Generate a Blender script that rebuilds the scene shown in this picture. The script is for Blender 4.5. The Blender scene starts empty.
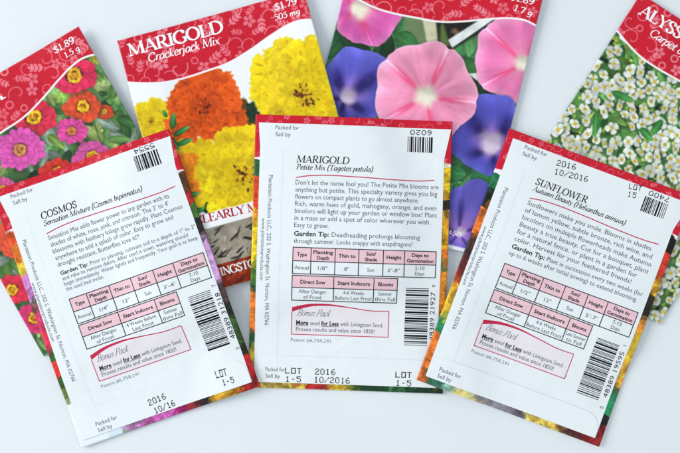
import bpy, math
import numpy as np

# ------------------------------------------------------------------ plan
# The layout is a plan of the table top, drawn in plan units (1 unit = 0.4235 mm),
# x to the right, y towards the viewer.  A seed packet is about 195 x 269 units (82 x 114 mm).
U = 0.0004235
PCX, PCY = 340.0, 226.5
CAM_H = 0.45
R = math.radians
SC = bpy.context.scene
COL = SC.collection

class Packet: pass
def make_packet(key, cx, cy, ang, w, h, zc):
    p = Packet(); p.key = key; p.cx, p.cy, p.ang, p.w, p.h = cx, cy, ang, w, h
    f = 1 - zc / 450.0
    p.x = (cx - PCX) * U * f; p.y = (PCY - cy) * U * f
    p.s = f
    return p
def from_corner(key, tlx, tly, ang, w, h, zc):
    a = R(ang)
    cx = tlx + math.cos(a) * w / 2 - math.sin(a) * h / 2
    cy = tly + math.sin(a) * w / 2 + math.cos(a) * h / 2
    p = make_packet(key, cx, cy, ang, w, h, zc); p.tl = (tlx, tly)
    return p

PK = {
 'zinnia':  from_corner('zinnia', -89, 122.5, -29.4, 194, 269, 1.6),
 'glory':   from_corner('glory', 354.8, -51.8, 13.9, 194.5, 269, 1.6),
 'alyssum': from_corner('alyssum', 640.3, -6.3, 32.5, 194, 269, 1.6),
 'marigold':from_corner('marigold', 116.6, 40.5, -15.3, 194, 267, 2.8),
 'petite':  from_corner('petite', 256.2, 114.9, 1.9, 196.5, 273.6, 4.0),
 'cosmos':  from_corner('cosmos', -9.5, 191.8, -19.2, 190.5, 272.5, 4.0),
 'sunflower':from_corner('sunflower', 509.3, 128.4, 20.3, 196, 268, 3.4),
}
ORDER = ['zinnia', 'glory', 'alyssum', 'marigold', 'petite', 'cosmos', 'sunflower']

def loc(p, x, y):
    a = R(p.ang); dx, dy = x - p.tl[0], y - p.tl[1]
    return dx * math.cos(a) + dy * math.sin(a), -dx * math.sin(a) + dy * math.cos(a)

# ------------------------------------------------------------------ noise
def hash2(ix, iy, seed):
    n = (ix.astype(np.int64) * 374761393 + iy.astype(np.int64) * 668265263 + seed * 1274126177) & 0x7fffffff
    n = ((n ^ (n >> 13)) * 1274126177) & 0x7fffffff
    n = (n ^ (n >> 16)) & 0xffff
    return n / 65535.0
def noise(x, y, scale, seed=0):
    x = x / scale + 1000.0; y = y / scale + 1000.0
    ix = np.floor(x); iy = np.floor(y); fx = x - ix; fy = y - iy
    fx = fx * fx * (3 - 2 * fx); fy = fy * fy * (3 - 2 * fy)
    a = hash2(ix, iy, seed); b = hash2(ix + 1, iy, seed); c = hash2(ix, iy + 1, seed); d = hash2(ix + 1, iy + 1, seed)
    return (a * (1 - fx) + b * fx) * (1 - fy) + (c * (1 - fx) + d * fx) * fy
def fbm(x, y, scale, seed=0, n=3):
    s = 0; t = 0; a = 1.0
    for k in range(n):
        s = s + a * noise(x, y, scale / 2 ** k, seed + 17 * k); t += a; a *= 0.55
    return s / t
def sstep(a, b, x):
    t = np.clip((x - a) / (b - a), 0, 1); return t * t * (3 - 2 * t)

# ------------------------------------------------------------------ how each packet lies (heights, metres)
CURL = {  # gentle lift of paper edges in mm: right, left, top, bottom
 'zinnia': (2.6, 0.5, 1.4, 0), 'glory': (1.8, 1.2, 0.6, 0.3), 'alyssum': (0.6, 0.5, 1.6, 0.4), 'marigold': (2.2, 1.0, 1.0, 0.0),
 'petite': (0.5, 0.4, 0.6, 0.5), 'cosmos': (0.5, 0.5, 0.5, 0.9), 'sunflower': (0.6, 0.5, 0.5, 1.0)}
PILLOW = {'zinnia': 1.3, 'glory': 1.3, 'alyssum': 1.2, 'marigold': 1.5, 'petite': 1.3, 'cosmos': 1.2, 'sunflower': 1.6}
GX0, GX1, GY0, GY1, CELL = -0.26, 0.26, -0.22, 0.22, 0.001
gx = np.arange(GX0, GX1, CELL); gy = np.arange(GY0, GY1, CELL)
GX, GY = np.meshgrid(gx, gy)
STACK = np.zeros_like(GX)

def shift_filter(A, r, axis, op):
    n = A.shape[axis]
    P = np.pad(A, [(r, r) if k == axis else (0, 0) for k in (0, 1)], mode='edge')
    out = None
    for k in range(2 * r + 1):
        sl = P[k:k + n, :] if axis == 0 else P[:, k:k + n]
        out = sl.copy() if out is None else (np.maximum(out, sl) if op == 'max' else out + sl)
    return out if op == 'max' else out / (2 * r + 1)

def under(p, u, v):
    """height of the packet's underside at local (u, v)"""
    x = (u - p.w / 2) * U * p.s; y = -(v - p.h / 2) * U * p.s
    a = R(-p.ang); X = p.x + x * math.cos(a) - y * math.sin(a); Y = p.y + x * math.sin(a) + y * math.cos(a)
    fx = np.clip((X - GX0) / CELL, 0, len(gx) - 1.001); fy = np.clip((Y - GY0) / CELL, 0, len(gy) - 1.001)
    ix = fx.astype(int); iy = fy.astype(int); fx = fx - ix; fy = fy - iy
    S = p.S
    z = (S[iy, ix] * (1 - fx) + S[iy, ix + 1] * fx) * (1 - fy) + (S[iy + 1, ix] * (1 - fx) + S[iy + 1, ix + 1] * fx) * fy
    cr, cl, ct, cb = CURL[p.key]
    un = np.clip(u / p.w, 0, 1); vn = np.clip(v / p.h, 0, 1)
    z = z + 0.001 * (cr * sstep(.55, 1.05, un) ** 1.5 + cl * sstep(.45, -.05, un) ** 1.5 + ct * sstep(.4, -.05, vn) ** 1.5 + cb * sstep(.7, 1.05, vn) ** 1.5)
    return z + 0.00005

def thick(p, u, v):
    un = np.clip(u / p.w, 0, 1); vn = np.clip(v / p.h, 0, 1)
    a = 1 - np.abs(2 * un - 1) ** 2.6; b = 1 - np.abs(2 * vn - 1) ** 2.6
    sd = sum(ord(c) for c in p.key)
    pil = PILLOW[p.key] * a * b * (0.72 + 0.55 * fbm(u, v, 70, sd, 2))
    d = np.minimum(np.minimum(u, p.w - u), np.minimum(v, p.h - v))
    e = np.sqrt(np.clip(1 - (1 - np.clip(d / 1.5, 0, 1)) ** 2, 0, 1))
    wr = (0.16 * (fbm(u, v, 38, sd + 5, 2) - .5) + 0.05 * (noise(u, v, 11, sd + 9) - .5)) * sstep(0, 14, d)
    rs = np.random.RandomState(sd)
    for _ in range(5):
        an = rs.uniform(0, 3.14); o = rs.uniform(.2, .8) * p.w * math.cos(an) + rs.uniform(.2, .8) * p.h * math.sin(an)
        dd = u * math.cos(an) + v * math.sin(an) - o + 4 * (noise(u, v, 30, sd + 40) - .5)
        al = -u * math.sin(an) + v * math.cos(an); l0 = rs.uniform(-40, 160)
        wr = wr + rs.uniform(-.07, .10) * np.exp(-(dd / rs.uniform(2, 5)) ** 2) * np.exp(-((al - l0) / rs.uniform(20, 60)) ** 2) * sstep(0, 10, d)
    lump = .17 * (noise(u, v, 8.5, sd + 60) - .5) * sstep(.45, .8, vn) * a * b
    return 0.001 * (0.12 + 0.5 * e + pil + 1.9 * wr + lump)
def top(p, u, v):
    u = np.asarray(u, float); v = np.asarray(v, float)
    return under(p, u, v) + thick(p, u, v)

for k in ORDER:
    p = PK[k]
    a = R(p.ang)
    dx = GX - p.x; dy = GY - p.y
    lx = dx * math.cos(a) - dy * math.sin(a); ly = dx * math.sin(a) + dy * math.cos(a)
    uu = lx / (U * p.s) + p.w / 2; vv = -ly / (U * p.s) + p.h / 2
    inside = (uu > -6) & (uu < p.w + 6) & (vv > -6) & (vv < p.h + 6)
    H = np.where(inside, STACK, 0)
    r = 15
    H = shift_filter(shift_filter(H, r, 0, 'max'), r, 1, 'max')
    for _ in range(3):
        H = shift_filter(shift_filter(H, 5, 0, 'sum'), 5, 1, 'sum')
    p.S = H
    core = (uu > -2) & (uu < p.w + 2) & (vv > -2) & (vv < p.h + 2)
    STACK = np.where(core, np.maximum(STACK, top(p, np.clip(uu, 0, p.w), np.clip(vv, 0, p.h)) + 0.00045), STACK)

def to3d(p, u, v, off):
    u = np.asarray(u, float); v = np.asarray(v, float)
    return np.stack([(u - p.w / 2) * U * p.s, -(v - p.h / 2) * U * p.s, top(p, u, v) + off], -1)

# ------------------------------------------------------------------ materials
def srgb(c):
    c = np.asarray(c, float) / 255.0
    return np.where(c <= 0.04045, c / 12.92, ((c + 0.055) / 1.055) ** 2.4)
def new_mat(name):
    m = bpy.data.materials.new(name); m.use_nodes = True
    nt = m.node_tree; b = nt.nodes['Principled BSDF']
    return m, nt, b
def mottled(name, rgb, amount=0.06, scale=900, rough=0.55, spec=0.3, bump=0.0, bscale=1500):
    m, nt, b = new_mat(name); N = nt.nodes; L = nt.links
    tc = N.new('ShaderNodeTexCoord'); nz = N.new('ShaderNodeTexNoise')
    nz.inputs['Scale'].default_value = scale; nz.inputs['Detail'].default_value = 3
    L.new(tc.outputs['Object'], nz.inputs['Vector'])
    rp = N.new('ShaderNodeValToRGB'); c = srgb(rgb)
    rp.color_ramp.elements[0].position = .3; rp.color_ramp.elements[1].position = .7
    rp.color_ramp.elements[0].color = (*np.clip(c * (1 - amount), 0, 1), 1); rp.color_ramp.elements[1].color = (*np.clip(c * (1 + amount), 0, 1), 1)
    L.new(nz.outputs['Fac'], rp.inputs['Fac']); L.new(rp.outputs['Color'], b.inputs['Base Color'])
    b.inputs['Roughness'].default_value = rough; b.inputs['Specular IOR Level'].default_value = spec
    if bump:
        n2 = N.new('ShaderNodeTexNoise'); n2.inputs['Scale'].default_value = bscale; n2.inputs['Detail'].default_value = 4
        L.new(tc.outputs['Object'], n2.inputs['Vector'])
        bp = N.new('ShaderNodeBump'); bp.inputs['Strength'].default_value = bump; bp.inputs['Distance'].default_value = 0.0002
        L.new(n2.outputs['Fac'], bp.inputs['Height']); L.new(bp.outputs['Normal'], b.inputs['Normal'])
    return m
M_PAPER = mottled('white_packet_paper', (233, 237, 240), 0.012, 260, 0.5, 0.3, 0.10, 1400)
M_FLAP = mottled('white_flap_paper', (234, 238, 241), 0.012, 260, 0.5, 0.3, 0.10, 1400)
M_EDGE = mottled('raw_paper_edge', (226, 222, 222), 0.04, 900, 0.7, 0.2)
M_GREY = mottled('grey_ink', (90, 95, 104), 0.16, 2600, spec=.12)
M_DARK = mottled('dark_ink', (40, 41, 48), 0.16, 2600, spec=.12)
M_BLACK = mottled('black_ink', (16, 17, 22), 0.15, 2600, spec=.1)
M_PALEGREY = mottled('pale_grey_ink', (128, 138, 148), 0.12, 2600)
M_RULE = mottled('crimson_ink', (196, 30, 72), 0.1, 2000)
M_PINK = mottled('pink_tint_ink', (236, 196, 204), 0.04, 1800)
M_LILAC = mottled('lilac_tint_ink', (234, 227, 232), 0.02, 1800)
M_WHITEINK = mottled('white_print', (246, 244, 244), 0.03, 1800, 0.42, 0.35)
M_REDINK = mottled('red_print', (186, 22, 44), 0.08, 1800, 0.42, 0.35)

def art_mat():
    m, nt, b = new_mat('printed_picture'); N = nt.nodes; L = nt.links
    at = N.new('ShaderNodeAttribute'); at.attribute_name = 'print'
    tc = N.new('ShaderNodeTexCoord'); nz = N.new('ShaderNodeTexNoise')
    nz.inputs['Scale'].default_value = 2600; nz.inputs['Detail'].default_value = 2
    L.new(tc.outputs['Object'], nz.inputs['Vector'])
    mp = N.new('ShaderNodeMapRange'); mp.inputs['From Min'].default_value = .3; mp.inputs['From Max'].default_value = .7
    mp.inputs['To Min'].default_value = .98; mp.inputs['To Max'].default_value = 1.02
    L.new(nz.outputs['Fac'], mp.inputs['Value'])
    mx = N.new('ShaderNodeMix'); mx.data_type = 'RGBA'; mx.blend_type = 'MULTIPLY'; mx.inputs['Factor'].default_value = 1
    L.new(at.outputs['Color'], mx.inputs[6]); L.new(mp.outputs['Result'], mx.inputs[7])
    L.new(mx.outputs[2], b.inputs['Base Color'])
    b.inputs['Roughness'].default_value = .36; b.inputs['Specular IOR Level'].default_value = .22
    return m
M_ART = art_mat()

# ------------------------------------------------------------------ mesh helpers
def link(name, verts, faces, mats, parent=None, smooth=False, attr=None, mat_idx=None):
    me = bpy.data.meshes.new(name)
    verts = np.asarray(verts, np.float32)
    if isinstance(faces, np.ndarray) and faces.ndim == 2:
        nf, k = faces.shape
        me.vertices.add(len(verts)); me.vertices.foreach_set('co', verts.ravel())
        me.loops.add(nf * k); me.loops.foreach_set('vertex_index', faces.astype(np.int32).ravel())
        me.polygons.add(nf); me.polygons.foreach_set('loop_start', np.arange(0, nf * k, k, dtype=np.int32))
        me.update(calc_edges=True)
    else:
        me.from_pydata([tuple(map(float, v)) for v in verts], [], [tuple(int(i) for i in f) for f in faces]); me.update()
    for m in (mats if isinstance(mats, (list, tuple)) else [mats]): me.materials.append(m)
    if mat_idx is not None: me.polygons.foreach_set('material_index', np.asarray(mat_idx, np.int32))
    if smooth: me.polygons.foreach_set('use_smooth', np.ones(len(me.polygons), bool))
    if attr is not None:
        ca = me.color_attributes.new('print', 'FLOAT_COLOR', 'POINT')
        rgba = np.ones((len(verts), 4), np.float32); rgba[:, :3] = attr
        ca.data.foreach_set('color', rgba.ravel())
    o = bpy.data.objects.new(name, me); COL.objects.link(o)
    if parent is not None: o.parent = parent
    return o
def empty(name, p, label, group):
    o = bpy.data.objects.new(name, None); COL.objects.link(o); o.empty_display_size = 0.02
    o.location = (p.x, p.y, 0); o.rotation_euler = (0, 0, R(-p.ang))
    o['label'] = label; o['category'] = 'seed packet'; o['group'] = group
    return o

# ------------------------------------------------------------------ the print painter
class Art:
    def __init__(s, p, dens):
        s.p = p
        s.nu = int(p.w * dens) + 1; s.nv = int(p.h * dens) + 1
        s.u = np.linspace(0, p.w, s.nu); s.v = np.linspace(0, p.h, s.nv)
        s.U, s.V = np.meshgrid(s.u, s.v)
        s.C = np.zeros((s.nv, s.nu, 3)); s.d = dens
        s.clip = np.ones((s.nv, s.nu))
    def fill(s, mask, col):
        m = (mask * s.clip)[..., None]; s.C = s.C * (1 - m) + np.asarray(col, float) * m
    def box(s, cx, cy, r):
        i0 = max(0, int((cx - r) / s.p.w * (s.nu - 1))); i1 = min(s.nu, int((cx + r) / s.p.w * (s.nu - 1)) + 2)
        j0 = max(0, int((cy - r) / s.p.h * (s.nv - 1))); j1 = min(s.nv, int((cy + r) / s.p.h * (s.nv - 1)) + 2)
        if i1 <= i0 or j1 <= j0: return None
        return slice(j0, j1), slice(i0, i1)
    def put(s, sl, m, col):
        m = (m * s.clip[sl])[..., None]; s.C[sl] = s.C[sl] * (1 - m) + col * m
    def petal(s, cx, cy, ang, r0, r1, w, col, base=None, edge=.3, k=.75, seed=0, alpha=1., streak=.16, fr=0., line=None, blunt=False):
        b = s.box(cx, cy, r1 + w)
        if b is None: return
        dx = s.U[b] - cx; dy = s.V[b] - cy; ca, sa = math.cos(ang), math.sin(ang)
        A = dx * ca + dy * sa; B = -dx * sa + dy * ca
        if fr: A = A + fr * (noise(B + 50, A * .15, max(w * .3, 1.1), seed) - .5) * 2
        t = (A - r0) / (r1 - r0)
        hw = w * np.sin(np.pi * np.clip(t, 0, 1) ** k) ** .62
        if blunt: hw = w * np.clip(t / .62, 0, 1) ** .7 * np.sqrt(np.clip(1 - np.clip((t - .62) / .38, 0, 1) ** 2.6, 0, 1))
        m = sstep(-.45, .45, hw - np.abs(B)) * ((t > 0) & (t < 1))
        col = np.asarray(col, float); base = col * .6 if base is None else np.asarray(base, float)
        tt = np.clip(t, 0, 1)[..., None] ** .8
        c = base * (1 - tt) + col * tt
        sh = 1 - edge * np.clip(np.abs(B) / np.maximum(hw, .1), 0, 1) ** 3 + streak * (noise(B * 3, A * .5, 2.2, seed + 3) - .5) * 2
        if line is not None: sh = sh + line * np.exp(-(B / .5) ** 2)
        s.put(b, m * alpha, np.clip(c * sh[..., None], 0, 255))
    def blob(s, cx, cy, rx, ry, col, seed=0, rag=.25, speck=.2, alpha=1., soft=.8):
        b = s.box(cx, cy, max(rx, ry) * 1.5 + 1)
        if b is None: return
        dx = s.U[b] - cx; dy = s.V[b] - cy
        q = np.sqrt((dx / rx) ** 2 + (dy / ry) ** 2) + rag * (fbm(dx, dy, max(rx, ry) * .6, seed, 2) - .5) * 2
        m = sstep(1 + soft / min(rx, ry), 1 - soft / min(rx, ry), q)
        c = np.asarray(col, float) * (1 + speck * (noise(dx, dy, 1.6, seed + 4) - .5) * 2)[..., None]
        s.put(b, m * alpha, np.clip(c, 0, 255))
    def line(s, pts, w, col, alpha=1.):
        pts = np.asarray(pts, float); cx, cy = pts.mean(0); r = np.abs(pts - [cx, cy]).max() + w + 1
        b = s.box(cx, cy, r)
        if b is None: return
        D = np.full(s.U[b].shape, 1e9)
        for (x0, y0), (x1, y1) in zip(pts[:-1], pts[1:]):
            ex, ey = x1 - x0, y1 - y0; l2 = ex * ex + ey * ey + 1e-9
            t = np.clip(((s.U[b] - x0) * ex + (s.V[b] - y0) * ey) / l2, 0, 1)
            D = np.minimum(D, np.hypot(s.U[b] - x0 - t * ex, s.V[b] - y0 - t * ey))
        s.put(b, sstep(w / 2 + .4, w / 2 - .4, D) * alpha, np.asarray(col, float))

# header outline, the same on every packet front
HX = [0, 15, 34, 55, 75, 104, 127, 150, 170, 180, 197]
HY = [43, 48, 52.3, 53.2, 52.2, 49.6, 43, 35, 29.8, 28.8, 32]
def catmull(xs, xp, yp):
    xp = np.array(xp, float); yp = np.array(yp, float)
    mm = np.gradient(yp, xp)
    i = np.clip(np.searchsorted(xp, xs) - 1, 0, len(xp) - 2); h = xp[i + 1] - xp[i]; t = np.clip((xs - xp[i]) / h, 0, 1)
    return ((2 * t**3 - 3 * t**2 + 1) * yp[i] + (t**3 - 2 * t**2 + t) * h * mm[i] + (-2 * t**3 + 3 * t**2) * yp[i + 1] + (t**3 - t**2) * h * mm[i + 1])
RED = (202, 25, 46); ORN = (240, 150, 160)

def ornament(a, region, seed, scale=1.1, strength=.74):
    """pale scrolls, rings, five-petalled flowers and sprigs printed on the red"""
    rng = np.random.RandomState(seed); spots = []
    old = a.clip; a.clip = old * region
    tries = 0
    while tries < 1400 and len(spots) < 130:
        tries += 1
        x = rng.uniform(2, a.p.w - 2); y = rng.uniform(1, a.p.h if scale < 1 else 54)
        if all((x - q[0]) ** 2 + (y - q[1]) ** 2 > (10.0 * scale) ** 2 for q in spots):
            b = a.box(x, y, 1)
            if b is not None and region[b].size and region[b].max() > .5: spots.append((x, y))
    for i, (x, y) in enumerate(spots):
        t = rng.choice([0, 0, 1, 2, 2, 3, 3]); an = rng.uniform(0, 6.28); s = scale * rng.uniform(.85, 1.15); al = strength * rng.uniform(.75, 1.1)
        if t == 0:
            n = 5
            for k in range(n): a.petal(x, y, an + k * 6.283 / n, .8 * s, 5.6 * s, 1.75 * s, ORN, ORN, edge=0, k=1.25, alpha=al, streak=.03)
        elif t == 1:
            th = np.linspace(0, 6.283, 22); a.line(np.stack([x + 3 * s * np.cos(th), y + 3 * s * np.sin(th)], 1), 1.5 * s, ORN, al)
        elif t == 2:
            th = np.linspace(0, 4.6, 22); rr = np.linspace(8.5, 2, 22) * s
            dx = rr * np.cos(th + an); dy = rr * np.sin(th + an)
            a.line(np.stack([x + dx, y + dy], 1), 1.15 * s, ORN, al * .95)
        else:
            ca, sa = math.cos(an), math.sin(an)
            a.line([(x - 6 * s * ca, y - 6 * s * sa), (x + 5 * s * ca, y + 5 * s * sa)], .7 * s, ORN, al * .9)
            for q in (-3.5, 0, 3.2):
                for sg in (-1, 1):
                    a.petal(x + q * s * ca, y + q * s * sa, an + sg * .8, .3, 4.6 * s, 1.1 * s, ORN, ORN, edge=0, alpha=al, streak=.02)
            a.petal(x + 4.5 * s * ca, y + 4.5 * s * sa, an, 0, 4 * s, 1.1 * s, ORN, ORN, edge=0, alpha=al, streak=.02)
    a.clip = old

def paint_header(a, seed):
    f = catmull(a.u, HX, HY)[None, :] - a.V
    a.clip = np.ones_like(a.V)
    a.fill(sstep(-2.3, -1.3, f), (244, 242, 243))
    reg = sstep(-.2, .6, f)
    n = fbm(a.U, a.V, 30, seed)
    a.fill(reg, RED)
    m = reg[..., None]; a.C = a.C * (1 - m) + a.C * (0.94 + .12 * n)[..., None] * m
    ornament(a, reg, seed)
    return f > -.8
def worn_edges(a):
    d = np.minimum(np.minimum(a.U, a.p.w - a.U), np.minimum(a.V, a.p.h - a.V))
    w = sstep(1.1, .1, d) * (.25 + .5 * noise(a.U, a.V, 9, 77))
    a.C = a.C * (1 - w[..., None]) + np.array([232, 224, 226]) * w[..., None]

# ------------------------------------------------------------------ flowers of the pictures
def zinnia(a, x, y, R_, col, rows, n, seed, core=(236, 190, 38), cr=.3, sq=.8):
    tilt = R(a.p.ang); cx_, sx_ = math.cos(tilt), math.sin(tilt)
    rng = np.random.RandomState(seed); x, y = loc(a.p, x, y); col = np.array(col, float)
    a.blob(x + 1.2, y + 1.5, R_ * .95, R_ * .9, (38, 62, 36), seed, .3, .3, .4, 3)
    for k in range(rows):
        rr = R_ * (1 - .6 * k / rows); off = rng.uniform(0, 6)
        order = rng.permutation(n)
        for i in order:
            an = off + i * 6.283 / n + rng.uniform(-.1, .1)
            f = rng.uniform(.9, 1.08)
            r1 = rr * 1.07 * rng.uniform(.88, 1.1) * math.hypot(math.cos(an), sq * math.sin(an)); al = math.atan2(sq * math.sin(an), math.cos(an)) - tilt
            a.petal(x, y, al, R_ * .06, r1, R_ * rng.uniform(3.1, 3.7) / n * (1 - .3 * k / rows) * 1.15, np.clip(col * f * 1.03 + (0, 8, 8), 0, 255), col * .74 * f, edge=.2, k=1.6, seed=seed * 7 + i + k * 50, streak=.08, blunt=True)
    c = R_ * cr
    a.blob(x, y, c * 1.25, c * 1.15, np.array(col) * .45, seed, .2, .3)
    for i in range(16):
        an = i * 6.283 / 16; rr = c * rng.uniform(.7, .95)
        a.blob(x + rr * math.cos(an), y + rr * math.sin(an), c * .26, c * .26, np.array(core) * rng.uniform(.85, 1.08), seed + i, .3, .15, 1, .4)
    a.blob(x, y, c * .55, c * .5, np.array(core) * (.75, .5, .5), seed, .3, .4)
    for i in range(9):
        a.blob(x + rng.normal(0, c * .28), y + rng.normal(0, c * .28), c * .16, c * .16, np.array(core) * rng.uniform(.7, 1.1), seed + i, .3, .2, 1, .3)

def soften(a, b, times=2):
    C = a.C[b]
    for _ in range(times):
        for ax in (0, 1):
            P = np.pad(C, [(1, 1) if k == ax else (0, 0) for k in range(3)], mode='edge')
            C = (P[:-2] + 2 * P[1:-1] + P[2:]) / 4 if ax == 0 else (P[:, :-2] + 2 * P[:, 1:-1] + P[:, 2:]) / 4
    a.C[b] = C
def marigold(a, x, y, R_, col, deep, seed, core=(72, 34, 14), cs=.2, shift=(0, 0), depth=.5, dens=1.0):
    rng = np.random.RandomState(seed); x, y = loc(a.p, x, y); col = np.array(col, float); deep = np.array(deep, float)
    rings = 11; lump = rng.uniform(0, 50)
    a.blob(x, y, R_ * .72, R_ * .72, deep * .8 + col * .2, seed, .25, .2)
    for k in range(rings):
        fk = k / (rings - 1)
        r = R_ * (1 - .9 * fk) * .88
        n = max(6, int(6.283 * r / (R_ * .125) * dens))
        ox, oy = shift[0] * fk, shift[1] * fk
        for i in rng.permutation(n):
            an = i * 6.283 / n + rng.uniform(-.3, .3) + k * .37
            nl = float(noise(np.array(lump + 1.7 * math.cos(an)), np.array(lump + 1.7 * math.sin(an)), 1.0, seed))
            rr = r * rng.uniform(.84, 1.12) * (.84 + .34 * nl)
            px = x + ox + rr * math.cos(an); py = y + oy + rr * math.sin(an)
            sz = R_ * rng.uniform(.09, .19) * (1 - .45 * fk)
            f = rng.uniform(.92, 1.07) * (1 - .1 * fk) * (.89 + .22 * float(noise(np.array(px), np.array(py), R_ * .2, seed + 3)))
            tip = np.clip(col * f, 0, 255); bs = np.clip((deep * depth + col * (1 - depth)) * f, 0, 255)
            aa = an + rng.uniform(-.45, .45)
            a.petal(px - sz * .8 * math.cos(aa), py - sz * .8 * math.sin(aa), aa, -sz * .6, sz * 1.5, sz * rng.uniform(.95, 1.35), tip, bs, edge=.07, seed=i + 31 * k + seed, fr=sz * .42, streak=.07, blunt=True, alpha=.94)
            if rng.rand() < .5:   # the frilled lip catches a lighter print tone, the fold beside it a deeper one
                t = aa + rng.uniform(-.6, .6)
                a.petal(px + sz * .5 * math.cos(t), py + sz * .5 * math.sin(t), t + 1.57, -sz * .5, sz * .5, sz * .16, np.clip(col * 1.08 + 8, 0, 255), np.clip(col * 1.05 + 6, 0, 255), edge=0, seed=i, alpha=.55)
            if rng.rand() < .55:
                t = aa + rng.uniform(-.5, .5)
                a.petal(px - sz * .5 * math.cos(t), py - sz * .5 * math.sin(t), t, -sz * .3, sz * .9, sz * .14, deep * .85, deep * .62, edge=0, seed=i, alpha=.6)
    b = a.box(x, y, R_ * 1.15)
    if b is not None: soften(a, b, 1)
    cx, cy = x + shift[0], y + shift[1]
    c = R_ * cs
    for i in range(46):
        an = rng.uniform(0, 6.283); rr = c * abs(rng.normal(0, .75))
        a.petal(cx + rr * math.cos(an), cy + rr * math.sin(an), an + rng.normal(0, .5), -c * .18, c * .34, c * rng.uniform(.08, .16), np.array(core) * rng.uniform(.4, 2.4), core, edge=.2, seed=i, alpha=.85)
    for i in range(40):
        an = rng.uniform(0, 6.283); rr = c * rng.uniform(.2, 1.7)
        a.petal(cx + rr * math.cos(an), cy + rr * math.sin(an), an + rng.normal(0, .4), -c * .12, c * .4, c * rng.uniform(.1, .18), np.clip(col * rng.uniform(.75, 1.08), 0, 255), deep, edge=.2, seed=i + 40, alpha=.9)

def glory(a, x, y, R_, tx, ty, main, tube, throat, ray, edge, seed, rot=0., star=5, rayw=.17, thr=.16, pale=.5, rayk=.75):
    x, y = loc(a.p, x, y); tx, ty = loc(a.p, tx, ty)
    b = a.box(x, y, R_ * 1.15)
    if b is None: return
    dx = a.U[b] - tx; dy = a.V[b] - ty
    th = np.arctan2(dy, dx); ox, oy = tx - x, ty - y
    d2 = dx * dx + dy * dy + 1e-6
    th0 = np.arctan2(a.V[b] - y, a.U[b] - x)
    Rr = R_ * (1 + .045 * np.cos(5 * th0 + rot * 5) + .02 * np.cos(10 * th0 + seed) + .05 * (noise(np.cos(th0) * 40, np.sin(th0) * 40, 17, seed) - .5))
    B = (dx * ox + dy * oy); Cc = ox * ox + oy * oy - Rr * Rr
    s_ = (-B + np.sqrt(np.maximum(B * B - d2 * Cc, 0))) / d2
    q = 1 / np.maximum(s_, 1e-3)
    fr0 = (th + rot) * star / 6.283; fr0 = fr0 - np.round(fr0)
    q = q * (1 + .03 * np.exp(-(fr0 / .05) ** 2) + .02 * (noise(th * 11 + 60, q, 1.0, seed + 5) - .5))
    m = sstep(1 + .5 / R_, 1 - .5 / R_, q)
    main, tube, throat, ray, edge = [np.array(c, float) for c in (main, tube, throat, ray, edge)]
    def lerp(A_, B_, t): return A_ * (1 - t[..., None]) + B_ * t[..., None]
    c = lerp(np.broadcast_to(tube, q.shape + (3,)), np.broadcast_to(main, q.shape + (3,)), sstep(.12, .62, q))
    c = lerp(c, np.broadcast_to(edge, q.shape + (3,)), sstep(.72, 1.0, q) * .55)
    ph = (th + rot) * star / 6.283; fr = ph - np.round(ph)
    w = rayw * 1.25 * np.clip(1.02 - q, .01, 1) ** .8 + .012
    rr = np.exp(-(fr / w) ** 2) * sstep(1.0, .45, q) * sstep(.05, .16, q) * (.8 + .5 * fbm(dx, dy, 6, seed + 9, 2))
    c = lerp(c, np.broadcast_to(ray, q.shape + (3,)), np.clip(rr, 0, 1) * rayk)
    pl = np.exp(-(fr / (.010 + .004 / np.maximum(q, .15))) ** 2) * sstep(.3, .85, q) * pale
    c = lerp(c, np.broadcast_to(np.minimum(edge + 45, 250), q.shape + (3,)), pl)
    vein = noise(th * 26 + 200, q * 2.2, 1.0, seed + 21) - .5
    rimw = .10 * (noise(th * 7 + 90, q * 9, 1.0, seed + 33) - .5) * sstep(.7, 1, q)
    crease = np.sign(fr) * np.exp(-np.abs(fr) / .07) * sstep(.25, .8, q)
    fold = .045 * vein * sstep(.15, .5, q) - .07 * crease + rimw + .07 * sstep(.955, .985, q) + .05 * np.cos(fr * 6.283 * 2) * q + .16 * (fbm(th * 9, q * 3, 1.6, seed, 3) - .5) + .16 * (fbm(dx, dy, 15, seed + 2, 3) - .5) + .08 * np.cos(th * 1.0 + seed)
    c = c * (1 + fold)[..., None]
    tm = sstep(thr * 1.4, thr * .5, q + .02 * (noise(dx, dy, 2.5, seed) - .5) + .10 * thr * np.cos(5 * (th + rot) + 3.1416))
    c = lerp(c, np.broadcast_to(throat, q.shape + (3,)) * (1 - .03 * noise(dx, dy, 2, seed) - .16 * sstep(.1, -.6, dy / (R_ * thr)))[..., None], tm)
    # soft dark rim of the leaf behind
    rim = sstep(1.06, .99, q) * .25
    a.put(b, rim, np.array([24, 44, 34]))
    a.put(b, m, np.clip(c, 0, 255))

def foliage(a, region, n, seed, cols, lmin, lmax, base=(38, 66, 38)):
    rng = np.random.RandomState(seed)
    old = a.clip; a.clip = old * region
    nn = fbm(a.U, a.V, 26, seed, 4); n2 = fbm(a.U, a.V, 9, seed + 5, 3)
    col = np.array(base, float) * (0.5 + 1.3 * nn * n2 * 2)[..., None]
    a.fill(np.ones_like(a.U), np.clip(col, 0, 255))
    for i in range(n):
        x = rng.uniform(0, a.p.w); y = rng.uniform(0, a.p.h); l = rng.uniform(lmin, lmax)
        c = np.array(cols[rng.randint(len(cols))], float) * rng.uniform(.75, 1.15)
        a.petal(x, y, rng.uniform(0, 6.283), 0, l, l * rng.uniform(.14, .26), np.clip(c, 0, 255), c * .6, edge=.3, k=.85, seed=seed + i, line=.22 * rng.choice([-1, 1]), streak=.1)
    a.clip = old

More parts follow.
